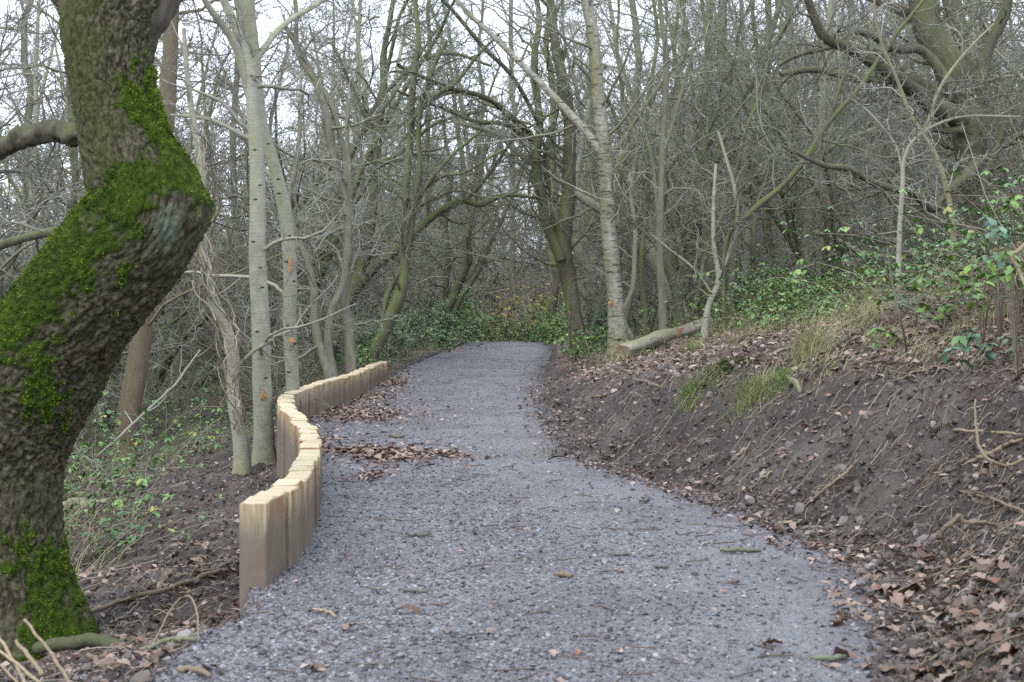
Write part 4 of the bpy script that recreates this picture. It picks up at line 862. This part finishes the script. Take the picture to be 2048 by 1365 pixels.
def canes(bag, x, y, h0, h1, reach, r=.0035, n=7, up=.9, rn=(0, 1)):
    m = len(x); z = Zs(x, y); a = rng.random(m) * 6.28; P = np.empty((m, n, 3)); P[:, 0] = np.stack([x, y, z - .03], -1)
    H = h0 + (h1 - h0) * rng.random(m); d = np.stack([np.cos(a) * .5, np.sin(a) * .5, np.full(m, up)], -1) + rng.normal(size=(m, 3)) * .25
    for i in range(1, n):
        d = d + rng.normal(size=(m, 3)) * .13 + np.array([0, 0, -.16 * reach]); d /= np.linalg.norm(d, axis=1)[:, None]; P[:, i] = P[:, i - 1] + d * (H / (n - 1))[:, None] * 1.4
    P[:, :, 2] = np.maximum(P[:, :, 2], Zs(P[:, :, 0], P[:, :, 1]) + .01)
    bag.tube(P, np.repeat((r * (.7 + .6 * rng.random(m)))[:, None], n, 1) * np.linspace(1, .5, n), 3, rn[0] + (rn[1] - rn[0]) * rng.random(m)); return P
def blades(bag, x, y, h, wdt=.003, lean=.5, rn=(0, 1)):
    m = len(x); z = Zs(x, y); a = rng.random(m) * 6.28; H = h * (.5 + rng.random(m)); l = lean * (.4 + rng.random(m)); n = 4
    t_ = np.linspace(0, 1, n); dx = np.cos(a)[:, None] * (l * H)[:, None] * t_ ** 2; dy = np.sin(a)[:, None] * (l * H)[:, None] * t_ ** 2
    C = np.stack([x[:, None] + dx, y[:, None] + dy, z[:, None] - .01 + H[:, None] * (t_ - .35 * l.clip(0, 1.6)[:, None] * t_ ** 2)], -1)
    sd3 = np.stack([-np.sin(a + .8), np.cos(a + .8), 0 * a], -1)[:, None] * (wdt * (.6 + .8 * rng.random(m)))[:, None, None] * (1 - .85 * t_)[None, :, None]
    V = np.stack([C - sd3, C + sd3], 2).reshape(m, n * 2, 3); f = np.array([(0, 1, 3, 2), (2, 3, 5, 4), (4, 5, 7, 6)])
    r = rn[0] + (rn[1] - rn[0]) * rng.random(m)
    bag.add(V.reshape(-1, 3), (f[None] + (np.arange(m) * n * 2)[:, None, None]).reshape(-1, 4), rnd=np.repeat(r, n * 2))
def blob(n, y0, y1, u0, u1, side, seed, thr=0., pw=1.5):
    x, y, q = bank_pts(n, y0, y1, u0, u1, side, pw); k = fbm(x * .8, y * .8, seed=seed) > thr; return x[k], y[k], q[k]
lb = Bag(); cb = Bag(); gb = Bag()
# right bank thicket: leaves, canes, straw
x, y, q = blob(1100, 11, 34, 2.6, 9, 1, 301, -.2); P = canes(cb, x, y, .35, 1.0, 1.0); leafmass(lb, P[:, 2:].reshape(-1, 3), .08, 9500, .060, (.3, 1))
x, y, q = blob(500, 9, 16, 2.6, 6, 1, 302, -.2); canes(cb, x, y, .3, .9, 1.2, .003); x, y, q = blob(2600, 8.5, 24, 2.2, 7, 1, 303, -.05); blades(gb, x, y, .28, .0028, .9, (.55, 1))
x, y, q = blob(6500, 14, 40, 2.6, 9, 1, 304, -.1); blades(gb, x, y, .35, .004, .8, (.1, 1)); x, y, q = blob(1600, 22, 42, .7, 3.5, 1, 305, 0); blades(gb, x, y, .25, .004, .8, (.0, .8))
x, y, q = blob(420, 24, 46, .5, 4, 1, 306, -.1); P = canes(cb, x, y, .3, .8, .9, .004); leafmass(lb, P[:, 3:].reshape(-1, 3), .09, 1900, .055)
x, y, q = blob(260, 9, 13, 2.8, 6, 1, 333, -.3); P = canes(cb, x, y, .4, 1.1, 1.2, .003); leafmass(lb, P[:, 3:].reshape(-1, 3), .05, 1500, .045, (.2, 1))
for px, py, w_, h_, n, rr_ in ((1520, 790, 70, 20, 380, (.25, .9)), (1640, 735, 60, 16, 330, (.3, 1)), (1400, 770, 40, 26, 320, (.2, .9)), (1760, 680, 60, 20, 450, (.5, 1)), (1450, 680, 60, 14, 300, (.1, .9)), (1850, 720, 70, 25, 500, (.6, 1)), (1950, 640, 80, 40, 900, (.5, 1)), (1600, 640, 90, 20, 700, (.2, 1))):
    p_ = np.array([hit(px + w_ * a_, py + h_ * b_) for a_, b_ in rng.normal(size=(40, 2)) * .6]); q_ = p_[rng.integers(40, size=n)] + rng.normal(size=(n, 3)) * .07; blades(gb, q_[:, 0], q_[:, 1], .15, .0026, 1.6, rr_)
# left wood floor
x, y, q = blob(1150, 12, 40, 1.2, 11, -1, 307, -.2); P = canes(cb, x, y, .3, .9, .9, .004); leafmass(lb, P[:, 2:].reshape(-1, 3), .10, 8500, .058, (.2, 1))
x, y, q = blob(9000, 11.5, 36, 1.2, 10, -1, 308, -.25); blades(gb, x, y, .28, .0035, .9, (.05, .95))
x, y, q = blob(700, 11, 22, 1.4, 7, -1, 309, -.2); canes(cb, x, y, .4, 1.2, .9, .004)
# round the crest
for px, py, w_, h_, d_, n in ((870, 640, 70, 30, 39, 900), (930, 600, 25, 20, 41, 350), (800, 660, 50, 25, 34, 700), (860, 672, 70, 16, 33, 500), (1180, 690, 40, 14, 29, 350), (1200, 650, 30, 26, 32, 400), (1230, 600, 40, 40, 34, 300), (1560, 590, 60, 30, 24, 600), (660, 660, 60, 40, 30, 500), (740, 690, 30, 20, 29, 250), (735, 712, 20, 7, 26, 90)):
    C = np.stack([((px + rng.normal(size=60) * w_ * .6) - 1024) / F * d_, d_ + rng.normal(size=60) * 1.2, EYE - (py + rng.normal(size=60) * h_ * .6 - HOR) / F * d_], -1); leafmass(lb, C, .10, n, .06, (.2, .95))
x, y, q = blob(1500, 26, 44, .15, 5, -1, 310, -.2); blades(gb, x, y, .3, .005, .9, (.0, .85)); x, y, q = blob(300, 27, 46, .3, 6, -1, 311, -.2); canes(cb, x, y, .5, 1.4, .9, .005)
n = 500; x = rng.normal(size=n) * 2.2 + .6; y = 47 + 5 * rng.random(n); P = canes(cb, x, y, .8, 2.4, .8, .008, rn=(.5, 1)); leafmass(lb, P[:, 2:].reshape(-1, 3), .2, 1500, .06, (.4, 1))
n = 700; x = rng.normal(size=n) * 2.4 + 1.2; y = 52 + 14 * rng.random(n); canes(cb, x, y, 1.2, 3.6, .6, .010, rn=(.6, 1))
x, y, q = blob(650, 8.5, 13.5, 2.2, 5, 1, 334, -.35); P = canes(cb, x, y, .5, 1.3, 1.1, .0035, rn=(.2, 1)); leafmass(lb, P[:, 3:].reshape(-1, 3), .05, 1500, .05, (.15, .95))
n = 300; x = 1.4 + rng.normal(size=n) * 1.0; y = 44.5 + 3 * rng.random(n); canes(cb, x, y, .6, 1.6, .9, .006)
for px, py, w_, h_, d_, n in ((1060, 668, 55, 16, 43.5, 700), (960, 650, 30, 22, 45, 450), (1000, 672, 50, 9, 46, 350), (1110, 660, 25, 24, 41, 450), (915, 640, 30, 30, 42, 450), (1090, 620, 40, 22, 46, 350)):
    C = np.stack([((px + rng.normal(size=60) * w_ * .6) - 1024) / F * d_, d_ + rng.normal(size=60) * 1.0, EYE - (py + rng.normal(size=60) * h_ * .6 - HOR) / F * d_], -1); leafmass(lb, C, .12, n, .07, (.45, 1))
link('undergrowth_leaves', lb.mesh('undergrowth_leaves', M['bramble'], smooth=True), kind='stuff', label='green bramble and ivy leaves covering the wood floor', category='undergrowth')
link('undergrowth_stems', cb.mesh('undergrowth_stems', M['cane']), kind='stuff', label='thin arching brown bramble stems on both banks', category='undergrowth')
link('grass', gb.mesh('grass', M['grass'], smooth=False), kind='stuff', label='long straw and green grass among the brambles', category='grass')
# climbing stems on the curved tree
vb = Bag()
for k in range(26):
    d_ = 15.7 + rng.normal() * .15; n = 26; py0 = 480 + rng.random() * 420; L_ = 160 + 240 * rng.random(); s0 = np.linspace(0, 1, n)
    cx = np.interp(py0 - L_ * s0, [340, 440, 520, 600, 655, 720, 895], [400, 398, 408, 425, 450, 466, 482]); P = np.stack([cx + np.cumsum(rng.normal(size=n)) * 5 + 12 * np.sin(s0 * 9 + rng.random() * 6), py0 - L_ * s0], -1)
    W = np.array([at(a, b, d_ + .1 * math.sin(i * .7)) for i, (a, b) in enumerate(P)]); vb.tube(W, np.full(n, .004 + .003 * rng.random()) * (1 - .5 * s0), 5)
link('climbing_stems', vb.mesh('climbing_stems', M['cane']), label='tangle of pale climbing stems round the curved tree', category='climber')
# yellow leaved bush beyond the crest
base = at(1045, 695, 43); base[2] = Zs(base[0], base[1]); yb = thing('yellow_shrub', 'small shrub with yellow leaves past the right edge of the crest', 'shrub', base)
c1 = Bag(); x = base[0] + rng.normal(size=50) * .6; y = base[1] + rng.normal(size=50) * .5; P = canes(c1, x, y, .6, 1.6, .7, .006); l1 = Bag(); leafmass(l1, P[:, 4:].reshape(-1, 3), .14, 420, .075)
link('stems', c1.mesh('stems', M['cane'], base), yb); link('foliage', l1.mesh('foliage', M['yellow'], base), yb)

# bramble plants whose leaves can be picked apart
leaf_me = mesh('leaf', *gl, M['bramobj']); leaf_br = mesh('leaf', *gl, M['brightobj'])
def bramble(px, py, d, label, pts, lpx, bright=False, cl=None):
    base = hit(*(cl or (px, py))); root = thing('bramble_plant', label, 'plant', base); st = Bag()
    dd = base[1] if d is None else d
    for k, (qx, qy) in enumerate(pts):
        a_ = base; b_ = at(qx, qy, dd + rng.normal() * .08); mid_ = (a_ + b_) / 2 + [0, 0, .08 * rng.random()]
        c = crom(np.array([a_, mid_, b_]), 10); st.tube(c, np.full(10, .0028), 4)
        for j, da in enumerate((-1.2, 0, 1.2)):
            o = link('leaf', leaf_br if bright else leaf_me, root, b_ - base + rng.normal(size=3) * .006); s = lpx * dd / F * (.8 + .4 * rng.random())
            o.scale = (s, s, s); o.rotation_euler = (rng.normal() * .35, .35 + rng.normal() * .35, -1.57 + da + rng.normal() * .5)
    link('stem', st.mesh('stem', M['cane'], base), root)
def cloud(cx, cy, w, h, n): return [(cx + rng.normal() * w * .5, cy + rng.normal() * h * .5) for _ in range(n)]
bramble(1930, 745, None, 'low bramble with blue green leaves hanging over the right bank edge', cloud(1925, 690, 55, 45, 13), 24)
bramble(2030, 720, None, 'bramble shoot with dull leaves at the right frame edge', cloud(2030, 675, 22, 25, 5), 24)
bramble(1890, 660, None, 'leafy bramble sprig with pale leaves above the hanging bramble', cloud(1885, 625, 30, 30, 7), 20, True)
bramble(1960, 600, 9.6, 'bramble with large bright leaves before the straw coloured stems', cloud(1970, 560, 45, 55, 10), 25, True, (1965, 700))
bramble(1995, 560, 9.8, 'tall bramble topped with glossy dark leaves below the great oak', cloud(1990, 470, 40, 50, 10), 27, False, (2000, 690))
bramble(1765, 700, None, 'small plant with yellow green leaves above the grass tuft', cloud(1765, 665, 25, 28, 7), 17, True)
bramble(1640, 620, None, 'bramble with grey green leaves at the top edge of the leaf litter', cloud(1635, 640, 30, 22, 6), 15)
bramble(1530, 665, None, 'young green seedling alone on the leaf litter above the moss patch', cloud(1532, 650, 14, 16, 4), 16, True)
bramble(1750, 570, None, 'bramble clump with dark leaves at the foot of the grey sapling', cloud(1745, 550, 60, 40, 12), 17)
bramble(2035, 430, 10.5, 'sprig of fresh green leaves high at the right frame edge', cloud(2030, 395, 25, 25, 6), 22, True, (2040, 640))
bramble(1180, 700, None, 'green leafed bramble at the foot of the forked tree', cloud(1170, 688, 28, 9, 7), 13, True)
bramble(330, 860, None, 'bramble patch with bright leaves near the brown leaning trunk', cloud(345, 880, 60, 40, 16), 13, True)
bramble(400, 900, None, 'bramble patch with dull leaves left of the curved tree foot', cloud(400, 890, 35, 30, 10), 13)
bramble(1900, 560, None, 'bramble with mixed green leaves left of the large bright leaved one', cloud(1880, 520, 60, 50, 12), 21)
bramble(2030, 600, 9.0, 'bramble spray hanging into the right frame edge at mid height', cloud(2025, 540, 30, 45, 9), 26, True, (2035, 760))
bramble(1820, 620, None, 'low bramble with small leaves around the thin dark stem', cloud(1815, 590, 50, 30, 9), 17)
bramble(1660, 590, None, 'bramble patch with bright leaves at the left end of the thicket', cloud(1650, 565, 60, 26, 12), 14, True)
# grass tufts on the bank
for px, py, w_, h_, n, lab, rr_ in ((1625, 708, 45, .30, 420, 'pale straw coloured grass tuft fanning out on the right bank', (.45, 1)), (1375, 790, 26, .13, 260, 'short green grass tuft nearest the fallen log end', (.0, .6)),
        (1500, 795, 45, .16, 420, 'yellowish grass tuft hanging down the middle of the bank', (.3, .95)), (1560, 775, 25, .12, 220, 'green grass tuft beside the hanging yellowish one', (.05, .6)), (1385, 700, 25, .2, 220, 'thin green grass tuft just below the fallen log', (.2, .9)), (1720, 655, 40, .28, 300, 'dry grass tuft under the yellow green plant', (.6, 1)),
        (1380, 820, 20, .12, 150, 'drooping straw tuft below the short green one', (.4, .9)), (835, 700, 60, .14, 260, 'green grass clump on the left verge by the crest', (.0, .6))):
    p = hit(px, py); k = w_ * p[1] / F; b_ = Bag(); x = p[0] + rng.normal(size=n) * k * .45; y = p[1] + rng.normal(size=n) * k * .6; blades(b_, x, y, h_, .0028, 1.0, rr_)
    link('grass_tuft', b_.mesh('grass_tuft', M['grass'], p, False), None, p, label=lab, category='grass tuft')
p = hit(1455, 733); b_ = Bag(); n = 1600; x = p[0] + rng.normal(size=n) * .11; y = p[1] + rng.normal(size=n) * .16; blades(b_, x, y, .045, .003, .6, (0, .15)); link('moss_patch', b_.mesh('moss_patch', M['moss'], p, False), None, p, label='bright green moss cushion on the bank below the log', category='moss')

# ------------------------------------------------------------------ logs, sticks, roots
def stick(name, label, cat, pts, mat='stick', lift=.5, group=None, amp=.25, k=8, cap=True, twig=0):
    if name in ('dead_branch', 'hooked_branch', 'snapped_root', 'bank_root', 'dead_stalk', 'bent_twig'): pts = [(p[0], p[1], p[2] * .72) + tuple(p[3:]) for p in pts]
    W = []
    for p in pts:
        q = hit(p[0], p[1]) if len(p) < 4 else at(p[0], p[1], p[3]); r = p[2] * q[1] / F / 2
        q = q.copy(); q[2] += r * lift; W.append(np.append(q, r))
    W = np.array(W)
    if len(pts[0]) < 4: W[:, 2] = .35 * W[:, 2] + .65 * (W[0, 2] + (W[-1, 2] - W[0, 2]) * np.linspace(0, 1, len(W))) + .01
    n = max(10, len(W) * 7); Q = crom(W, n); Q[:, :3] += np.stack([vnoise(np.arange(n) * .45, np.zeros(n) + i_, seed=int(pts[0][0]) + i_) for i_ in range(3)], -1) * Q[:, 3:4] * amp * 2
    C = Q[:, :3].copy(); Rr = Q[:, 3].copy()
    if cap:
        C = np.vstack([C[:1] - (C[1] - C[0]) * .02, C, C[-1:] + (C[-1] - C[-2]) * .02]); Rr = np.concatenate([[Rr[0] * .05], Rr, [Rr[-1] * .05]])
    b_ = Bag(); V, Fq = tubes(C, Rr, k); cc_ = np.repeat(C, k, 0); V = V + (V - cc_) * (.25 * fbm(V[:, 0] * 40, V[:, 1] * 40, V[:, 2] * 40, seed=9, o=2))[:, None]
    b_.add(V, Fq, rad=np.repeat(Rr, k), rnd=np.full(len(V), .5))
    if twig:
        rg = np.random.default_rng(int(pts[0][0])); A1 = grow(rg, Q[None, :, :3], Q[None, :, 3], twig, .2, 1, (25, 60), (.35, .04, .4), 7, .2, 0, .45, .0015); b_.tube(*A1, 4)
    base = W[0, :3]; return link(name, b_.mesh(name, M[mat], base), None, base, label=label, category=cat, group=group)
lg = at(1245, 722, 23.5); l2 = at(1416, 643, 27.0); lg[2] = max(lg[2], float(Zs(lg[0], lg[1])) + .11); l2[2] = max(l2[2], float(Zs(l2[0], l2[1])) + .10)
root = thing('fallen_log', 'pale split log lying up the bank beside the birch', 'log', lg)
n = 40; Pc = np.stack([lg + (l2 - lg) * t_ for t_ in np.linspace(0, 1, n)]); Pc[:, 2] += .03 * np.sin(np.linspace(0, 6, n)); Rl = np.full(n, .115) * np.linspace(1.05, .9, n)
V, Fq = tubes(Pc, Rl, 20); c_ = np.repeat(Pc, 20, 0); ang_ = np.tile(np.arange(20), n); V = V + (V - c_) * (.22 * vnoise(ang_ * .8, np.repeat(np.arange(n), 20) * .12, seed=4) + .06 * fbm(V[:, 0] * 20, V[:, 1] * 20, V[:, 2] * 20, seed=5))[:, None]
link('log_body', mesh('log_body', V - lg, Fq, M['log']), root)
dsk = np.vstack([V[:20], Pc[:1] + [0, .03, 0]]); j = np.arange(20); link('cut_end', mesh('cut_end', dsk - lg, np.stack([j, (j + 1) % 20, np.full(20, 20)], -1), M['straw'], {'rad': np.full(21, .1), 'rnd': np.full(21, .5)}, False), root)
V, Fq = oakleaf(rng, .6); p = at(1363, 668, 25.2); o = link('curled_leaf', mesh('curled_leaf', V, Fq, M['rust'], {'rnd': np.full(len(V), .4)}), None, p, label='rusty orange curled leaf caught against the fallen log', category='leaf'); o.scale = (.2, .2, .2); o.rotation_euler = (.4, -1.2, .3)
for a in (
 ('fallen_branch', 'dark mossy curved root lying at the foot of the oak', 'branch', [(70, 1298, 24, 8.1), (140, 1288, 28, 8.0), (200, 1283, 28, 7.9), (245, 1300, 26, 7.6), (285, 1322, 22, 7.25), (320, 1334, 18, 7.05), (350, 1345, 12, 6.95)], 'dark', 0.),
 ('fallen_branch', 'long thin branch on the soil running from oak foot to front sleeper', 'branch', [(172, 1238, 9), (250, 1212, 10), (330, 1190, 10), (400, 1165, 10), (452, 1148, 9)], 'stick', 1.2),
 ('broken_branch', 'pale stub of branch sticking out behind the oak trunk', 'branch', [(120, 1030, 16), (150, 1020, 17), (185, 1020, 15), (215, 1014, 13)], 'log', 1.5),
 ('charred_log', 'blackened log half buried in the slope right of the oak', 'log', [(146, 1144, 9), (180, 1125, 12), (215, 1100, 18), (252, 1082, 14)], 'char', .5),
 ('fallen_branch', 'knobbly pale root near the foot of the front sleeper', 'root', [(315, 1187, 10), (322, 1172, 12), (340, 1148, 8)], 'stick', .6),
 ('fallen_branch', 'twisted twig lying against the left side of the front sleeper', 'twig', [(360, 1157, 5), (400, 1150, 6), (435, 1146, 6), (462, 1130, 7)], 'stick', 1.),
 ('bent_twig', 'bent straw twig standing beside the front sleeper foot', 'twig', [(300, 1310, 5), (340, 1270, 5), (372, 1256, 6), (392, 1258, 6), (397, 1285, 4)], 'straw', 1.),
 ('fallen_branch', 'greenish branch lying below the front sleeper towards the gravel', 'branch', [(280, 1308, 8), (340, 1298, 9), (400, 1288, 9)], 'log', .8),
 ('dead_root', 'thick short root lying in the mud at the bottom left', 'root', [(178, 1318, 10), (205, 1330, 14), (240, 1335, 8)], 'stick', .8),
 ('dead_root', 'pale forked root at the bottom edge beside the gravel', 'root', [(355, 1350, 12), (385, 1345, 13), (420, 1362, 10)], 'stick', .8),
 ('fallen_branch', 'mossy short stick lying on the smooth part of the path', 'stick', [(1437, 1106, 8), (1475, 1108, 9), (1518, 1105, 8)], 'green', .8),
 ('fallen_twig', 'dark twig on the gravel left of the path centre', 'twig', [(810, 1073, 6), (838, 1075, 7), (862, 1073, 5)], 'dark', .8),
 ('fallen_twig', 'short dark twig beside the sleeper wall on coarse gravel', 'twig', [(800, 1184, 6), (828, 1188, 7), (855, 1190, 6)], 'dark', .8),
 ('fallen_twig', 'pale thin twig near the front sleeper foot on gravel', 'twig', [(625, 1225, 5), (650, 1230, 6), (673, 1240, 5)], 'straw', .8),
 ('fallen_twig', 'thin dark twig left of the mossy stick on the path', 'twig', [(1215, 1113, 4), (1240, 1114, 4), (1262, 1112, 4)], 'dark', .8),
 ('fallen_twig', 'dark twig lying just below the mossy stick', 'twig', [(1306, 1138, 5), (1325, 1140, 6), (1338, 1139, 5)], 'dark', .8),
 ('fallen_twig', 'stick near the bottom right corner of the path', 'twig', [(1620, 1322, 7), (1660, 1326, 10), (1700, 1320, 8)], 'green', .8),
 ('fallen_twig', 'brown chunk of bark in the middle of the gravel path', 'bark', [(1116, 1156, 9), (1128, 1158, 11), (1141, 1159, 8)], 'stick', .8),
 ('fallen_twig', 'curled dark twig on the path left of the right bank foot', 'twig', [(1278, 1006, 5), (1290, 1008, 6), (1296, 1000, 6), (1290, 996, 4)], 'dark', 1.2),
 ('fallen_twig', 'greenish stick at the foot of the right bank', 'twig', [(1555, 1052, 7), (1580, 1053, 8), (1605, 1048, 6)], 'green', .8),
 ('fallen_twig', 'small stick lying on the path below the right bank toe', 'twig', [(1605, 1062, 5), (1625, 1062, 6), (1650, 1060, 5)], 'green', .8),
 ('fallen_twig', 'stick beside the leaf drift in the middle of the left path', 'twig', [(780, 876, 5), (795, 878, 6), (808, 877, 6)], 'dark', .8),
 ('fallen_branch', 'long straight stick lying diagonally up the cut face', 'stick', [(1615, 1012, 4), (1650, 985, 6), (1690, 950, 6), (1730, 905, 5), (1745, 885, 4)], 'stick', .8),
 ('fallen_branch', 'short pale stick low on the cut bank face', 'stick', [(1455, 935, 4), (1475, 917, 5), (1495, 895, 5)], 'straw', .8),
 ('fallen_branch', 'short stick at the bank toe beside the stones', 'stick', [(1510, 965, 4), (1530, 955, 5), (1545, 947, 5)], 'straw', .8),
 ('dead_branch', 'longest pale branch lying level on the upper right bank', 'branch', [(1906, 868, 8), (1950, 872, 9), (2000, 875, 9), (2060, 880, 9)], 'straw', 1.5),
 ('dead_branch', 'thick pale branch rising right below the level branch', 'branch', [(1905, 946, 6), (1940, 935, 9), (1975, 920, 11), (2010, 900, 11), (2055, 885, 10)], 'straw', 1.5),
 ('hooked_branch', 'upright hooked stem bending down in front of the pale branches', 'branch', [(1950, 800, 6, 8.6), (1953, 860, 8, 8.5), (1962, 900, 9, 8.4), (1985, 925, 9, 8.3), (2020, 930, 8, 8.3), (2055, 918, 6, 8.3)], 'stick', 0.),
 ('dead_branch', 'slanting grey cane crossing the right bank above the bent root', 'branch', [(1920, 990, 6), (1960, 1003, 7), (2000, 1020, 8), (2060, 1042, 8)], 'stick', 2.0),
 ('snapped_root', 'snapped root bent over like an elbow on the right bank', 'root', [(1905, 1130, 10, 7.35), (1893, 1095, 11, 7.3), (1882, 1068, 12, 7.25), (1900, 1050, 12, 7.2), (1920, 1032, 13, 7.2), (1928, 1045, 11, 7.2), (1960, 1045, 11, 7.2), (1990, 1052, 10, 7.25), (2000, 1072, 7, 7.25), (1990, 1095, 4, 7.3)], 'stick', 0.),
 ('long_twig', 'thin dark twig across the leaves in the bottom right corner', 'twig', [(1950, 1325, 4), (1990, 1305, 5), (2055, 1275, 5)], 'stick', 2.),
 ('long_twig', 'thin brown twig lying over the leaves at the foot of the right bank', 'twig', [(1780, 1200, 4), (1840, 1175, 5), (1900, 1150, 5), (1950, 1140, 4)], 'stick', 2.),
 ('bank_root', 'looping root hanging from the bank below the fallen log', 'root', [(1270, 765, 6), (1300, 768, 8), (1320, 780, 7)], 'stick', 1.5),
 ('bank_root', 'brown root curling out of the bank left of the grass tufts', 'root', [(1180, 800, 6), (1215, 790, 7), (1240, 775, 8), (1250, 772, 6)], 'stick', 1.5),
 ('fallen_branch', 'grey stick on the litter right of the moss cushion', 'stick', [(1540, 715, 5), (1565, 705, 6), (1590, 698, 6)], 'log', 1.),
 ('rotting_chip', 'pale rotten wood chip high on the bank among leaves', 'wood chip', [(1575, 760, 8), (1590, 772, 12), (1600, 790, 8)], 'log', 1.),
 ('dead_branch', 'pale forked branch at the right frame edge above the brambles', 'branch', [(2060, 480, 12, 8.5), (2028, 512, 12, 8.5), (2040, 550, 10, 8.5), (2060, 585, 10, 8.4)], 'straw', 0.),
 ('thin_stem', 'thin dark upright stem on the bank left of the hanging bramble', 'stem', [(1815, 715, 5), (1802, 650, 4, 11.2), (1785, 570, 4, 11.2), (1775, 500, 3, 11.2)], 'dark', 0.),
 ('leaning_branch', 'long dead branch leaning across behind the mossy oak', 'branch', [(190, 915, 5, 17), (245, 868, 6, 17), (305, 812, 5, 17.4), (355, 762, 5, 17.8), (400, 700, 3, 18)], 'tree', 0.),
 ('leaning_branch', 'thin pale branch arched over the slope behind the oak', 'branch', [(145, 870, 5, 15), (158, 905, 5, 15), (195, 930, 4, 15), (215, 950, 3, 15)], 'green', 0.),
): stick(*a[:4], mat=a[4], lift=a[5], k=9, amp=.1 if 'mossy curved' in a[1] else .3, twig=4 if a[0] in ('dead_branch', 'hooked_branch', 'snapped_root', 'leaning_branch') or (a[0] == 'fallen_branch' and 'mossy' not in a[1]) else 0)
for i, (a0, b0, a1, b1, w0) in enumerate(((-20, 1290, 95, 1380, 9), (-10, 1262, 60, 1390, 10), (50, 1240, 145, 1375, 10), (-10, 1320, 60, 1400, 8), (30, 1283, 85, 1350, 13))):
    d_ = 5.9 + .1 * i
    stick('dead_stalk', ['pale stalk nearest the frame corner at bottom left', 'pale stalk leaning right in the bottom left bundle', 'tall straw stalk standing apart in front of the oak foot', 'lowest pale stalk in the bottom left bundle', 'thick broken pale stalk before the oak foot'][i], 'stalk', [(a1, b1, w0, d_), ((a0 + a1) / 2 + 4, (b0 + b1) / 2, w0, d_ + .1), (a0, b0, w0 * .8, d_ + .2)], 'straw', 0.)
# small cut stump beyond the wall on the left slope
p = hit(478, 928); b_ = Bag(); b_.tube(np.array([p - [0, 0, .1], p + [.0, 0, .0], p + [.01, 0, .07], p + [.012, 0, .074], p + [.012, 0, .072]]), np.array([.06, .055, .05, .045, .001]), 14, .5); link('tree_stump', b_.mesh('tree_stump', M['dark'], p), None, p, label='small cut stump on the soil slope left of the sleepers', category='stump')
# scattered fine twigs and roots (uncountable)
b_ = Bag()
def finetwigs(n, y0, y1, u0, u1, side, L0, r0, dirx=None):
    x, y, q = bank_pts(n, y0, y1, u0, u1, side); a = rng.random(n) * 3.14 if dirx is None else dirx + rng.normal(size=n) * .4; L_ = L0 * (.4 + rng.random(n)); m = 5; P = np.empty((n, m, 3))
    for i in range(m): P[:, i, 0] = x + np.cos(a) * L_ * (i / (m - 1) - .5); P[:, i, 1] = y + np.sin(a) * L_ * (i / (m - 1) - .5); a = a + rng.normal(size=n) * .13
    P[:, :, 2] = Zs(P[:, :, 0], P[:, :, 1]); P[:, :, 2] = P[:, :, 2] * .4 + P[:, :, 2].mean(1, keepdims=True) * .6 * 0 + P[:, :, 2] * .6 + .005 + .015 * rng.random((n, 1)) + .01 * rng.random((n, m))
    b_.tube(P, np.repeat((r0 * (.6 + .8 * rng.random(n)))[:, None], m, 1), 3, rng.random(n))
finetwigs(900, 5.5, 24, 0, 2.4, 1, .22, .0022); finetwigs(70, 7, 20, .1, 1.5, 1, .4, .0022, .55); finetwigs(2300, 5.3, 20, .0, 2.0, 1, .13, .0019); finetwigs(1300, 5.3, 18, .0, 2.5, -1, .13, .0021); finetwigs(900, 5.4, 22, .0, 3.5, -1, .25, .003); finetwigs(420, 8, 26, 1.2, 5, 1, .4, .003); finetwigs(250, 9, 24, 1.5, 6, -1, .7, .006)
n = 200; y = region(n, 5.6, 34, 1.5); x = Lf(y) + (Rf(y) - Lf(y)) * rng.random(n) ** .7; a = rng.random(n) * 3.14; P = np.stack([np.stack([x + np.cos(a) * .05 * (i - 1.5), y + np.sin(a) * .05 * (i - 1.5) + .01 * rng.normal(size=n), Zs(x, y) + .006], -1) for i in range(4)], 1); b_.tube(P, np.full((n, 4), .003), 4, rng.random(n) * .4)
link('scattered_twigs', b_.mesh('scattered_twigs', M['cane']), kind='stuff', label='fine twigs and torn roots strewn over the banks and gravel', category='twigs')
# puddle
cx, cy = float(Rf(14.4)) - .33, 14.45; a = np.linspace(0, 6.283, 40, endpoint=False); rr_ = 1 + .25 * np.sin(a * 3 + 1) + .12 * np.sin(a * 7)
V = np.vstack([[0, 0, 0], np.stack([np.cos(a) * .33 * rr_, np.sin(a) * .5 * rr_, 0 * a], -1)]); j = np.arange(40); zz = float(Zpath(np.array([cx]), np.array([cy]))[0]) + .012
link('puddle', mesh('puddle', V, np.stack([np.zeros(40, int), 1 + j, 1 + (j + 1) % 40], -1), M['water'], None, False), None, (cx, cy, zz), label='shallow brown puddle at the right side of the path', category='puddle')
# grey stone at right path edge
p = hit(1722, 1172); o = link('round_stone', rock_me[2], None, p + [0, 0, .012], label='pale grey stone alone at the right path edge', category='stone'); o.scale = (.045,) * 3
for m_ in sorted(bpy.data.meshes, key=lambda m: -(len(m.loops) - 2 * len(m.polygons)))[:14]: print(m_.name, len(m_.loops) - 2 * len(m_.polygons))
print('total', round(time.time() - T0, 1), 'tris', sum(len(m_.loops) - 2 * len(m_.polygons) for m_ in bpy.data.meshes) )
